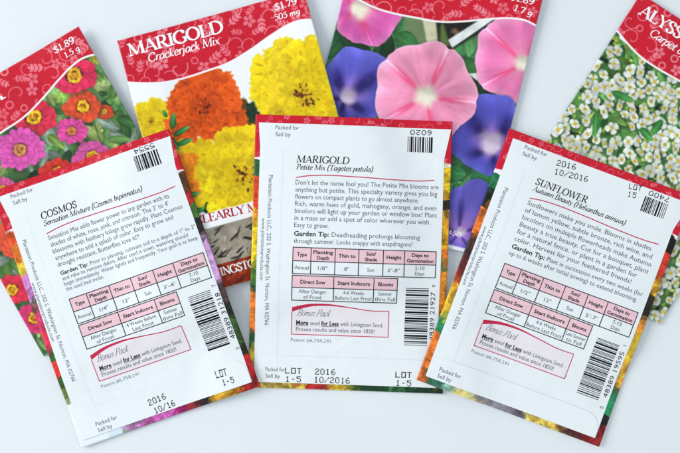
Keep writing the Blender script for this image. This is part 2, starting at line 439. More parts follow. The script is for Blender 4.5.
def art_zinnia(a):
    one = np.ones_like(a.U)
    foliage(a, one, 330, 3, [(108, 166, 76), (76, 132, 66), (156, 182, 162), (136, 178, 108), (44, 76, 46), (180, 200, 112), (168, 192, 166)], 12, 34, (62, 100, 56))
    p = a.p
    for (x, y, r, c) in ((60, 62, 9, (190, 200, 70)), (64, 95, 10, (176, 206, 80)), (96, 60, 8, (210, 190, 60)), (52, 92, 8, (168, 200, 120)), (105, 85, 9, (180, 200, 130)), (118, 98, 8, (150, 190, 110))):
        u, v = loc(p, x, y); a.blob(u, v, r, r * .6, c, int(x), .5, .25, .7, 3)
    for (x, y, an, l, w, c) in ((120, 130, -2.2, 26, 5, (150, 176, 156)), (58, 158, .7, 30, 6, (140, 168, 150)), (42, 170, -.9, 26, 5, (158, 178, 160)), (108, 140, .5, 24, 4, (120, 168, 90)), (70, 150, 2.4, 24, 5, (52, 92, 52)), (48, 135, 1.2, 22, 5, (136, 176, 84)), (112, 100, -.7, 26, 5, (110, 160, 80)), (28, 178, .2, 20, 5, (34, 60, 36)), (118, 118, .9, 22, 6, (70, 120, 64))):
        u, v = loc(p, x, y); c = np.array(c, float); a.petal(u, v, an, 0, l, w, c, c * .7, k=.85, seed=int(l + x), line=.2)
    u0 = loc(p, 93, 118); u1 = loc(p, 102, 146); a.line([u0, u1], 1.3, (60, 96, 48))
    zinnia(a, 58, 172, 17, (216, 52, 40), 2, 15, 11)
    zinnia(a, 3, 190, 15, (222, 84, 148), 3, 15, 12)
    zinnia(a, 93, 157, 19, (222, 84, 158), 3, 15, 13)
    zinnia(a, 105, 112, 9, (214, 66, 34), 2, 12, 14)
    zinnia(a, 83.5, 106.8, 18.5, (232, 76, 42), 2, 13, 15, cr=.32)
    zinnia(a, 75.2, 76, 21.5, (228, 42, 84), 2, 14, 16, cr=.33)
    zinnia(a, 34, 117.5, 21.5, (228, 44, 72), 2, 14, 17, cr=.33)
    zinnia(a, 72, 131, 15, (226, 70, 150), 3, 17, 18, core=(222, 150, 60), cr=.26)
    zinnia(a, 20, 150, 24.5, (228, 82, 172), 4, 20, 19, core=(214, 150, 80), cr=.24)
    zinnia(a, -20, 118, 20, (226, 60, 60), 2, 14, 20)
    zinnia(a, -48, 150, 22, (232, 120, 60), 2, 14, 21)
    zinnia(a, 60, 215, 24, (226, 60, 90), 3, 15, 22)
    zinnia(a, 110, 205, 24, (228, 82, 172), 3, 17, 23)
    zinnia(a, 20, 240, 24, (232, 80, 50), 3, 15, 24)
    zinnia(a, 34, 318, 18, (226, 50, 110), 3, 15, 25)
    zinnia(a, 12, 290, 18, (228, 44, 72), 2, 15, 26)

def art_marigold(a):
    p = a.p; one = np.ones_like(a.U)
    a.C[:] = (242, 243, 246)
    G1, G2, GD = (58, 140, 66), (96, 164, 84), (24, 52, 30)
    rng = np.random.RandomState(4)
    # foliage between the blooms
    for (x, y, r1, r2, c) in ((170, 125, 15, 16, GD), (240, 112, 10, 14, (96, 62, 20)), (178, 148, 14, 16, GD), (200, 200, 14, 15, GD), (250, 130, 12, 14, (120, 60, 20)), (166, 150, 12, 18, (60, 100, 44)), (190, 206, 12, 14, (52, 120, 60)), (252, 112, 10, 9, GD)):
        u, v = loc(p, x, y); a.blob(u, v, r1, r2, c, int(x * 3 + y), .5, .35, 1, 1)
    marigold(a, 196, 170, 34, (247, 212, 20), (222, 164, 16), 41)
    marigold(a, 176, 176, 26, (244, 140, 24), (190, 80, 10), 42)
    marigold(a, 152, 122, 23, (244, 212, 22), (222, 164, 16), 31, cs=.1)
    marigold(a, 142, 205, 40, (244, 128, 20), (190, 70, 10), 36)
    marigold(a, 301, 90, 52, (247, 216, 18), (228, 174, 14), 32, cs=.17, shift=(0, 6), dens=.9)
    marigold(a, 205, 104, 41, (242, 96, 22), (176, 40, 12), 33, cs=.15, shift=(0, 3), depth=.7)
    marigold(a, 300, 170, 40, (242, 110, 22), (186, 52, 10), 37)
    marigold(a, 242, 172, 46, (247, 214, 20), (228, 174, 14), 34, cs=.2, shift=(2, 4))
    for (x, y, an, l, w) in ((173, 130, -1.45, 17, 3), (175, 136, -.55, 18, 2.8), (177, 146, -.4, 18, 2.8), (172, 138, 1.0, 15, 2.6), (184, 198, -.3, 18, 3), (188, 208, .2, 16, 3), (180, 192, -.9, 14, 2.6), (194, 214, -.5, 14, 2.4), (168, 118, -2.1, 9, 2)):
        u, v = loc(p, x, y); a.petal(u, v, an + R(15.3), 0, l, w, (84, 168, 92), (22, 80, 40), edge=.35, k=.8, seed=int(x), line=.2)
    # white strip, seed photograph, flower strip
    slope = 0
    a.fill(sstep(190.8, 191.5, a.V + .6 * noise(a.U, a.V, 5, 2)) , (243, 244, 247))
    band = ((a.V > 205.5) & (a.V < 243)).astype(float)
    n = fbm(a.U, a.V, 16, 8, 3)
    a.fill(band, np.array([150, 140, 126]) * (.7 + .7 * n)[..., None])
    old = a.clip; a.clip = band
    for i in range(230):
        x = rng.uniform(0, p.w); y = rng.uniform(202, 246); an = rng.normal(-.5, .5)
        if rng.rand() < .5: a.petal(x, y, an, 0, rng.uniform(10, 18), rng.uniform(.8, 1.5), (206, 196, 172), (150, 140, 116), edge=.4, seed=i)
        else: a.petal(x, y, an, 0, rng.uniform(8, 15), rng.uniform(.6, 1.1), (58, 52, 48), (34, 30, 28), edge=.2, seed=i)
    a.clip = (a.V >= 243).astype(float)
    a.fill(one, (160, 44, 16))
    for i in range(420):
        x = rng.uniform(0, p.w); y = rng.uniform(243, p.h + 3); f = rng.uniform(.5, 1.1)
        a.petal(x, y, rng.uniform(0, 6.28), 0, rng.uniform(4, 7), rng.uniform(1.6, 2.6), np.array((240, 92, 26)) * f, np.array((150, 30, 12)) * f, edge=.3, seed=i, fr=.8)
    a.clip = old * 0 + 1

def art_glory(a):
    p = a.p; one = np.ones_like(a.U)
    foliage(a, one, 150, 9, [(72, 140, 82), (52, 112, 64), (96, 158, 96), (40, 86, 50)], 20, 44, (50, 104, 58))
    def poly(pts, col, soft=.6):
        pts = [loc(p, *q) for q in pts]; m = np.ones_like(a.U); n = len(pts)
        ar = sum(pts[i][0] * pts[(i + 1) % n][1] - pts[(i + 1) % n][0] * pts[i][1] for i in range(n))
        for i in range(n):
            x0, y0 = pts[i]; x1, y1 = pts[(i + 1) % n]; l = math.hypot(x1 - x0, y1 - y0)
            dd = ((x1 - x0) * (a.V - y0) - (y1 - y0) * (a.U - x0)) / l * (1 if ar > 0 else -1)
            m = m * sstep(-soft, soft, dd)
        a.fill(m, np.asarray(col, float) * (.85 + .3 * fbm(a.U, a.V, 12, 5))[..., None])
    poly([(404, 10), (426, 10), (426, 46), (404, 46)], (104, 124, 84), 3)
    poly([(421, 10), (434, 10), (440, 46), (428, 50)], (206, 200, 170), 1.5)
    poly([(436, 10), (500, 10), (488, 28), (452, 50), (438, 46)], (30, 30, 28), 2)
    poly([(440, 26), (443, 22), (450, 46), (440, 48)], (90, 116, 60), 2)
    u, v = loc(p, 455, 32); a.blob(u, v, 4, 3, (120, 92, 74), 3, .4, .3, .9, 1.5)
    poly([(448, 40), (492, 12), (499, 16), (452, 48)], (228, 232, 228), .7)
    poly([(470, 64), (500, 88), (494, 94), (468, 74)], (222, 230, 226), .7)
    poly([(485, 88), (520, 80), (516, 98), (484, 100)], (34, 40, 36), 2)
    for (x, y, an, l, w, c) in ((455, 62, .25, 30, 8, (62, 124, 64)), (335, 62, 1.8, 26, 10, (66, 140, 80)), (396, 36, .5, 26, 10, (66, 136, 74)), (470, 176, 0, 24, 12, (56, 136, 76)), (440, 172, .1, 26, 10, (60, 136, 78)), (508, 92, 1.2, 22, 9, (56, 120, 60))):
        u, v = loc(p, x, y); c = np.array(c, float); a.petal(u, v, an - R(13.9), 0, l, w, c, c * .75, edge=.25, k=.8, seed=int(x), line=.16)
    PK_ = dict(main=(232, 118, 172), tube=(236, 140, 176), throat=(246, 238, 214), ray=(226, 66, 112), edge=(242, 176, 202))
    BL = dict(main=(88, 86, 184), tube=(154, 116, 196), throat=(220, 202, 226), ray=(34, 28, 96), edge=(106, 108, 204))
    glory(a, 368, 13, 33, 357, 8, **{**PK_, 'main': (218, 92, 172), 'edge': (232, 140, 196)}, seed=1, rot=.3, thr=.3)
    glory(a, 358, 86, 38, 345, 99, **BL, seed=2, rot=.9, thr=.22, pale=.15, rayw=.27, rayk=.95)
    glory(a, 519, 58, 45, 523, 64, **{**PK_, 'main': (226, 118, 172)}, seed=3, rot=.1, thr=.18, pale=.7, rayw=.115)
    glory(a, 475, 222, 41, 459, 233, **{**BL, 'main': (106, 96, 196), 'edge': (96, 90, 190)}, seed=5, rot=.5, thr=.12, pale=.3, rayw=.12)
    glory(a, 487, 133, 40, 493, 147, **{**BL, 'main': (86, 84, 188), 'tube': (170, 116, 196)}, seed=6, rot=1.25, thr=.3, pale=.12, rayw=.27, rayk=.95)
    glory(a, 425, 93, 51, 426, 97, **{**PK_, 'main': (242, 150, 184), 'edge': (244, 176, 204)}, seed=4, rot=.12, thr=.22, pale=.75, rayw=.115)
    glory(a, 400, 165, 40, 402, 170, **BL, seed=8, rot=.2)
    glory(a, 350, 180, 40, 352, 186, **PK_, seed=9, rot=.2)
    a.fill(sstep(264.6, 265.4, a.V), (236, 238, 246))

def art_alyssum(a):
    p = a.p; one = np.ones_like(a.U)
    foliage(a, one, 520, 21, [(70, 136, 64), (44, 100, 48), (126, 176, 70), (176, 204, 92), (30, 56, 34), (140, 190, 90), (106, 170, 90)], 6, 20, (66, 104, 52))
    rng = np.random.RandomState(6)
    # pale gap under the header on the left
    n = fbm(a.U, a.V, 12, 31, 3)
    f = a.V - catmull(a.u, HX, HY)[None, :]
    a.fill(sstep(.5, .3, n + (f - 3) * .05 + a.U * .003), (240, 244, 242))
    for (x, y, c) in ((616, 40, (150, 170, 60)), (604, 60, (26, 40, 34)), (612, 42, (30, 34, 34)), (590, 82, (70, 90, 70)), (609, 52, (90, 140, 60))):
        u, v = loc(p, x, y); a.blob(u, v, 4, 2.6, c, int(x), .5, .3, 1, .6)
    for i in range(420):
        x = rng.uniform(0, p.w); y = rng.uniform(44, p.h)
        if y > catmull(np.array([x]), HX, HY)[0] + 6:
            c = np.array([(176, 206, 84), (206, 220, 130), (146, 188, 74)][rng.randint(3)], float)
            a.blob(x, y, rng.uniform(1.2, 2.2), rng.uniform(1.2, 2.2), c * rng.uniform(.85, 1.1), i, .2, .1, .95, .5)
    pts = [loc(p, *q) for q in ((585, 109), (648.7, 90), (632.8, 110), (630, 70), (642, 62), (614, 63.7), (595.7, 89), (630, 87.5), (672.6, 78), (650, 75.6), (619.6, 106), (610, 95.5), (596, 140), (566, 128), (640, 152), (655, 140), (672, 120), (612, 128), (655, 300), (664, 312), (668, 285), (597, 66), (628, 142))]
    for _ in range(1500):
        x = rng.uniform(0, p.w); y = rng.uniform(46, p.h)
        if y < catmull(np.array([x]), HX, HY)[0] + 9: continue
        if noise(np.array(x), np.array(y), 26, 91) < .24: continue
        if all((x - q[0]) ** 2 + (y - q[1]) ** 2 > 52 for q in pts): pts.append((x, y))
    order = rng.permutation(len(pts))
    for i in order:
        x, y = pts[i]; s = rng.uniform(4.8, 7.6); an = rng.uniform(0, 1.6); sq = rng.uniform(.5, 1); lt = rng.uniform(.86, 1.03)
        a.blob(x + .6, y + .9, s * .85, s * .85, (40, 70, 40), i, .3, .2, .5, 1.5)
        for k in range(4):
            t = an + k * 1.571 + rng.uniform(-.15, .15)
            g = rng.uniform(.92, 1.02) * lt; sz_ = s * rng.uniform(.85, 1.1)
            a.petal(x, y, t, .3, sz_ * (sq if k % 2 else 1), sz_ * rng.uniform(.44, .6), np.array((248, 249, 246)) * g, np.array((216, 222, 196)) * g, edge=.12, blunt=True, seed=i * 4 + k, streak=.04)
        a.blob(x, y, 1.9, 1.7, (200, 168, 52), i, .2, .25, 1, .5)
        if rng.rand() < .6: a.blob(x + .3, y - .2, .7, .6, (150, 160, 50), i, .2, .2, 1, .4)
    for (x, y, an, l, w) in ((612, 92, .4, 24, 4), (662, 120, 2.2, 20, 4), (600, 120, 2.0, 18, 3), (640, 128, .8, 18, 4), (596, 112, 1.6, 26, 3.2)):
        u, v = loc(p, x, y); a.petal(u, v, an - R(32), 0, l, w, (84, 164, 80), (44, 110, 52), edge=.3, k=.8, seed=int(x), line=.18)

# printed margins of the packets that lie face down
def margin_strip(a, s_, stops, seed, across, sc=1.0, depth=14):
    """piecewise colours along one edge; stops are (end position, colour)"""
    w = s_ + 7 * (fbm(a.U, a.V, 9, seed, 2) - .5) + .35 * across * math.cos(seed)
    C = np.zeros_like(a.C); prev = -1e9
    for end, col in stops:
        m = sstep(prev - .5, prev + .5, w) if prev > -1e8 else np.ones_like(w)
        C = C * (1 - m[..., None]) + np.array(col, float) * m[..., None]; prev = end
    n = fbm(a.U, a.V, 5, seed + 3, 3); n2 = noise(a.U * .6 + a.V, a.V, 2.2, seed + 8)
    g = np.clip((C.min(-1) - 120) / 100, 0, 1)
    k = .62 + .5 * n + .26 * n2; C = C * (k * (1 - g) + g)[..., None]
    m = sstep(depth + 1, depth - 1, across)
    a.C = a.C * (1 - m[..., None]) + np.clip(C, 0, 255) * m[..., None]

MARG = {
 'cosmos': dict(
   left=[(46, (240, 240, 242)), (60, (226, 82, 36)), (78, (226, 120, 40)), (92, (214, 180, 60)), (118, (206, 130, 196)), (130, (60, 100, 44)), (150, (216, 70, 110)), (170, (222, 50, 80)), (182, (60, 96, 46)), (198, (224, 60, 44)), (212, (52, 84, 40)), (222, (110, 132, 70)), (228, (140, 150, 104)), (999, (234, 240, 246))],
   right=[(46, (240, 240, 242)), (66, (98, 62, 44)), (80, (170, 40, 40)), (92, (70, 110, 50)), (112, (40, 36, 40)), (118, (150, 120, 150)), (164, (214, 164, 220)), (182, (80, 60, 60)), (196, (36, 44, 34)), (224, (62, 96, 48)), (238, (36, 40, 34)), (999, (186, 30, 40))],
   bottom=[(30, (234, 240, 246)), (44, (214, 228, 238)), (49, (140, 160, 140)), (68, (224, 150, 214)), (100, (226, 104, 190)), (112, (176, 40, 120)), (124, (204, 54, 44)), (136, (40, 34, 40)), (162, (232, 172, 50)), (172, (210, 130, 40)), (999, (194, 40, 40))]),
 'petite': dict(
   left=[(46, (240, 240, 242)), (60, (38, 96, 60)), (92, (222, 70, 36)), (106, (226, 150, 40)), (152, (240, 200, 40)), (168, (70, 120, 50)), (176, (40, 76, 44)), (218, (232, 124, 44)), (236, (40, 92, 50)), (999, (226, 190, 60))],
   right=[(46, (240, 240, 242)), (72, (236, 196, 40)), (80, (210, 140, 30)), (90, (46, 40, 30)), (130, (236, 168, 36)), (142, (226, 120, 40)), (150, (110, 120, 60)), (999, (230, 140, 40))],
   bottom=[(20, (232, 196, 90)), (58, (236, 200, 80)), (80, (196, 44, 44)), (102, (236, 196, 60)), (112, (90, 110, 50)), (146, (30, 72, 40)), (160, (56, 112, 60)), (999, (24, 60, 40))]),
 'sunflower': dict(
   left=[(46, (240, 240, 242)), (62, (40, 118, 74)), (82, (24, 34, 30)), (110, (236, 120, 44)), (134, (70, 48, 46)), (148, (96, 40, 40)), (164, (190, 40, 50)), (196, (236, 186, 50)), (216, (50, 150, 100)), (999, (238, 124, 48))],
   right=[(46, (240, 240, 242)), (62, (30, 24, 24)), (92, (220, 60, 44)), (106, (236, 170, 50)), (128, (44, 38, 32)), (150, (240, 150, 44)), (182, (244, 196, 50)), (206, (240, 170, 60)), (214, (90, 100, 50)), (236, (46, 142, 92)), (246, (26, 30, 28)), (999, (150, 30, 38))],
   bottom=[(10, (236, 120, 50)), (26, (60, 128, 100)), (40, (150, 200, 180)), (66, (246, 222, 140)), (96, (150, 148, 156)), (118, (120, 112, 120)), (148, (242, 206, 90)), (162, (140, 90, 60)), (178, (80, 40, 44)), (999, (150, 36, 40))]),
}
def art_back(a):
    p = a.p; sd = sum(map(ord, p.key)); M = MARG[p.key]
    a.C[:] = (240, 240, 242)
    margin_strip(a, a.V, M['left'], sd, a.U, depth=20)
    margin_strip(a, a.V, M['right'], sd + 1, p.w - a.U, depth=20)
    margin_strip(a, a.U, M['bottom'], sd + 2, p.h - a.V, depth=13)
    rng = np.random.RandomState(sd)
    for i in range(420):
        e = rng.randint(4)
        if e == 0: x, y = rng.uniform(0, 13), rng.uniform(40, p.h)
        elif e == 1: x, y = p.w - rng.uniform(0, 13), rng.uniform(40, p.h)
        else: x, y = rng.uniform(0, p.w), p.h - rng.uniform(0, 13)
        c = a.C[min(a.nv - 1, int(y * 2.2)), min(a.nu - 1, int(x * 2.2))].copy()
        if c.min() > 205: continue
        c = c * rng.uniform(.72, 1.3); l = rng.uniform(5, 13)
        a.petal(x, y, rng.uniform(0, 6.283), 0, l, l * rng.uniform(.14, .34), np.clip(c, 0, 250), np.clip(c * .75, 0, 250), edge=.2, k=1.2, seed=i, alpha=.55)
    red = np.maximum(sstep(43.2, 42.4, a.V + .12 * np.minimum(a.U, p.w - a.U)) , 0)
    a.fill(red, RED)
    reg = red.copy()
    ornament(a, reg, sd + 4, .62, .62)

# ------------------------------------------------------------------ packet bodies
def pouch(p, a, parent, header=None):
    n = a.nu * a.nv
    idx = np.arange(n).reshape(a.nv, a.nu)
    quads = np.stack([idx[:-1, :-1], idx[1:, :-1], idx[1:, 1:], idx[:-1, 1:]], -1).reshape(-1, 4)
    V3 = to3d(p, a.U.ravel(), a.V.ravel(), 0.0)
    cols = srgb(np.clip(a.C, 0, 255)).reshape(-1, 3)
    def part(name, q, skirt):
        used = np.unique(q); re = np.full(n, -1); re[used] = np.arange(len(used))
        v = V3[used]; c = cols[used]; f = re[q]; mi = np.zeros(len(f), int)
        if skirt:
            ring = np.concatenate([idx[0, :], idx[1:, -1], idx[-1, -2::-1], idx[-2:0:-1, 0]])
            ub = a.U.ravel()[ring]; vb = a.V.ravel()[ring]
            low = to3d(p, ub, vb, 0); low[:, 2] = under(p, ub, vb)
            hi = V3[ring]; o = len(v); m = len(ring)
            v = np.concatenate([v, hi, low]); c = np.concatenate([c, cols[ring], cols[ring]])
            k = np.arange(m); k2 = (k + 1) % m
            f = np.concatenate([f, np.stack([o + k, o + k2, o + m + k2, o + m + k], -1)])
            mi = np.concatenate([mi, np.zeros(m, int)])
            gu = np.linspace(0, p.w, 66); gv = np.linspace(0, p.h, 90); GU, GV = np.meshgrid(gu, gv)
            bz = np.stack([(GU.ravel() - p.w / 2) * U * p.s, -(GV.ravel() - p.h / 2) * U * p.s, under(p, GU.ravel(), GV.ravel())], -1)
            o = len(v); id2 = o + np.arange(66 * 90).reshape(90, 66)
            v = np.concatenate([v, bz]); c = np.concatenate([c, np.full((66 * 90, 3), .8)])
            f2 = np.stack([id2[:-1, :-1], id2[:-1, 1:], id2[1:, 1:], id2[1:, :-1]], -1).reshape(-1, 4)
            f = np.concatenate([f, f2]); mi = np.concatenate([mi, np.ones(len(f2), int)])
        return link(name, v, f, [M_ART, M_PAPER], parent, True, c, mi)
    if header is not None:
        fh = (header[:-1, :-1]).ravel()
        part('pouch', quads[~fh], True)
        part('header_band', quads[fh], False)
    else:
        part('pouch', quads, True)

def sheet(name, p, outline_u0, outline_u1, v0, v1, off, thickness, mat, parent, step=1.0, extra=None):
    """a thin paper sheet between two side curves u0(v), u1(v), following the packet"""
    nv = int((v1 - v0) / step) + 1; nu = int(p.w / step)
    v = np.linspace(v0, v1, nv); t = np.linspace(0, 1, nu)
    a0 = outline_u0(v)[:, None]; a1 = outline_u1(v)[:, None]
    UU = a0 + (a1 - a0) * t[None, :]; VV = np.repeat(v[:, None], nu, 1)
    o = np.full(UU.shape, off)
    if extra is not None: o = o + extra(UU, VV)
    T = to3d(p, UU.ravel(), VV.ravel(), o.ravel()); n = len(T)
    idx = np.arange(n).reshape(nv, nu)
    q = np.stack([idx[:-1, :-1], idx[1:, :-1], idx[1:, 1:], idx[:-1, 1:]], -1).reshape(-1, 4)
    ring = np.concatenate([idx[0, :], idx[1:, -1], idx[-1, -2::-1], idx[-2:0:-1, 0]])
    low = T[ring].copy(); low[:, 2] -= thickness
    m = len(ring); k = np.arange(m); k2 = (k + 1) % m
    V_ = np.concatenate([T, T[ring], low])
    f = np.concatenate([q, np.stack([n + k, n + k2, n + m + k2, n + m + k], -1)])
    return link(name, V_, f, mat, parent, True)

# ------------------------------------------------------------------ printing (ink) in local packet units
class Ink:
    def __init__(s): s.v = []; s.f = []; s.z = []; s.layer = 0
    def poly(s, pts, dz=0.0):
        o = len(s.v); s.v += [tuple(q) for q in pts]; s.z += [dz] * len(pts); s.f.append(tuple(range(o, o + len(pts))))
    def rect(s, u0, v0, u1, v1, dz=0.0, step=3.0):
        nx = max(1, int(abs(u1 - u0) / step)); ny = max(1, int(abs(v1 - v0) / step))
        o = len(s.v)
        for j in range(ny + 1):
            for i in range(nx + 1): s.v.append((u0 + (u1 - u0) * i / nx, v0 + (v1 - v0) * j / ny)); s.z.append(dz)
        for j in range(ny):
            for i in range(nx):
                q = o + j * (nx + 1) + i; s.f.append((q, q + nx + 1, q + nx + 2, q + 1))
    def ribbon(s, pts, w0, w1=None, dz=0.0):
        pts = np.asarray(pts, float); n = len(pts); w1 = w0 if w1 is None else w1
        d = np.gradient(pts, axis=0); d /= np.linalg.norm(d, axis=1)[:, None] + 1e-9; nn = np.stack([-d[:, 1], d[:, 0]], 1)
        ww = np.linspace(w0, w1, n)[:, None] / 2; o = len(s.v)
        for a_, b_ in zip(pts - nn * ww, pts + nn * ww): s.v += [tuple(a_), tuple(b_)]; s.z += [dz, dz]
        for i in range(n - 1): s.f.append((o + 2 * i, o + 2 * i + 1, o + 2 * i + 3, o + 2 * i + 2))
    def build(s, name, p, off, mat, parent, extra=None):
        if not s.v: return None
        uv = np.array(s.v); o = off + np.array(s.z)
        if extra is not None: o = o + extra(uv[:, 0], uv[:, 1])
        return link(name, to3d(p, uv[:, 0], uv[:, 1], o), s.f, mat, parent)

JOBS = []     # built-in sans lettering, converted in one go
def sans(ink, text, u, v, cap, width=None, ang=0, bold=0.0, align='l', shear=0.0):
    JOBS.append((ink, text, u, v, cap, width, ang, bold, align, shear))
def flush_sans():
    obs = []
    cache = {}
    for J in JOBS:
        key = (J[1], J[7], J[9])
        if key in cache: continue
        cu = bpy.data.curves.new('lettering_curve', 'FONT'); cu.body = J[1]; cu.size = 1.0; cu.resolution_u = 2; cu.offset = J[7]; cu.shear = J[9]
        o = bpy.data.objects.new('lettering_curve', cu); COL.objects.link(o); cache[key] = o
    dg = bpy.context.evaluated_depsgraph_get(); dg.update()
    geo = {}
    for key, o in cache.items():
        ev = o.evaluated_get(dg); me = ev.to_mesh()
        co = np.zeros(len(me.vertices) * 3); me.vertices.foreach_get('co', co)
        geo[key] = (co.reshape(-1, 3)[:, :2].copy(), [tuple(pl.vertices) for pl in me.polygons]); ev.to_mesh_clear()
    for key, o in cache.items():
        cu = o.data; bpy.data.objects.remove(o); bpy.data.curves.remove(cu)
    for ink, text, u, v, cap, width, ang, bold, align, shear in JOBS:
        co, fs = geo[(text, bold, shear)]
        if not len(co): continue
        sc = cap / 0.727; x0 = co[:, 0].min(); x1 = co[:, 0].max()
        sx = sc if width is None else width / (x1 - x0)
        x = (co[:, 0] - x0) * sx; y = co[:, 1] * sc; w = (x1 - x0) * sx
        if align == 'c': x = x - w / 2
        a = R(ang); ca, sa = math.cos(a), math.sin(a)
        uu = u + x * ca + y * sa; vv = v + x * sa - y * ca
        o = len(ink.v); ink.v += list(zip(uu, vv)); ink.z += [0.0] * len(uu)
        ink.f += [tuple(i + o for i in f) for f in fs]
    JOBS.clear()

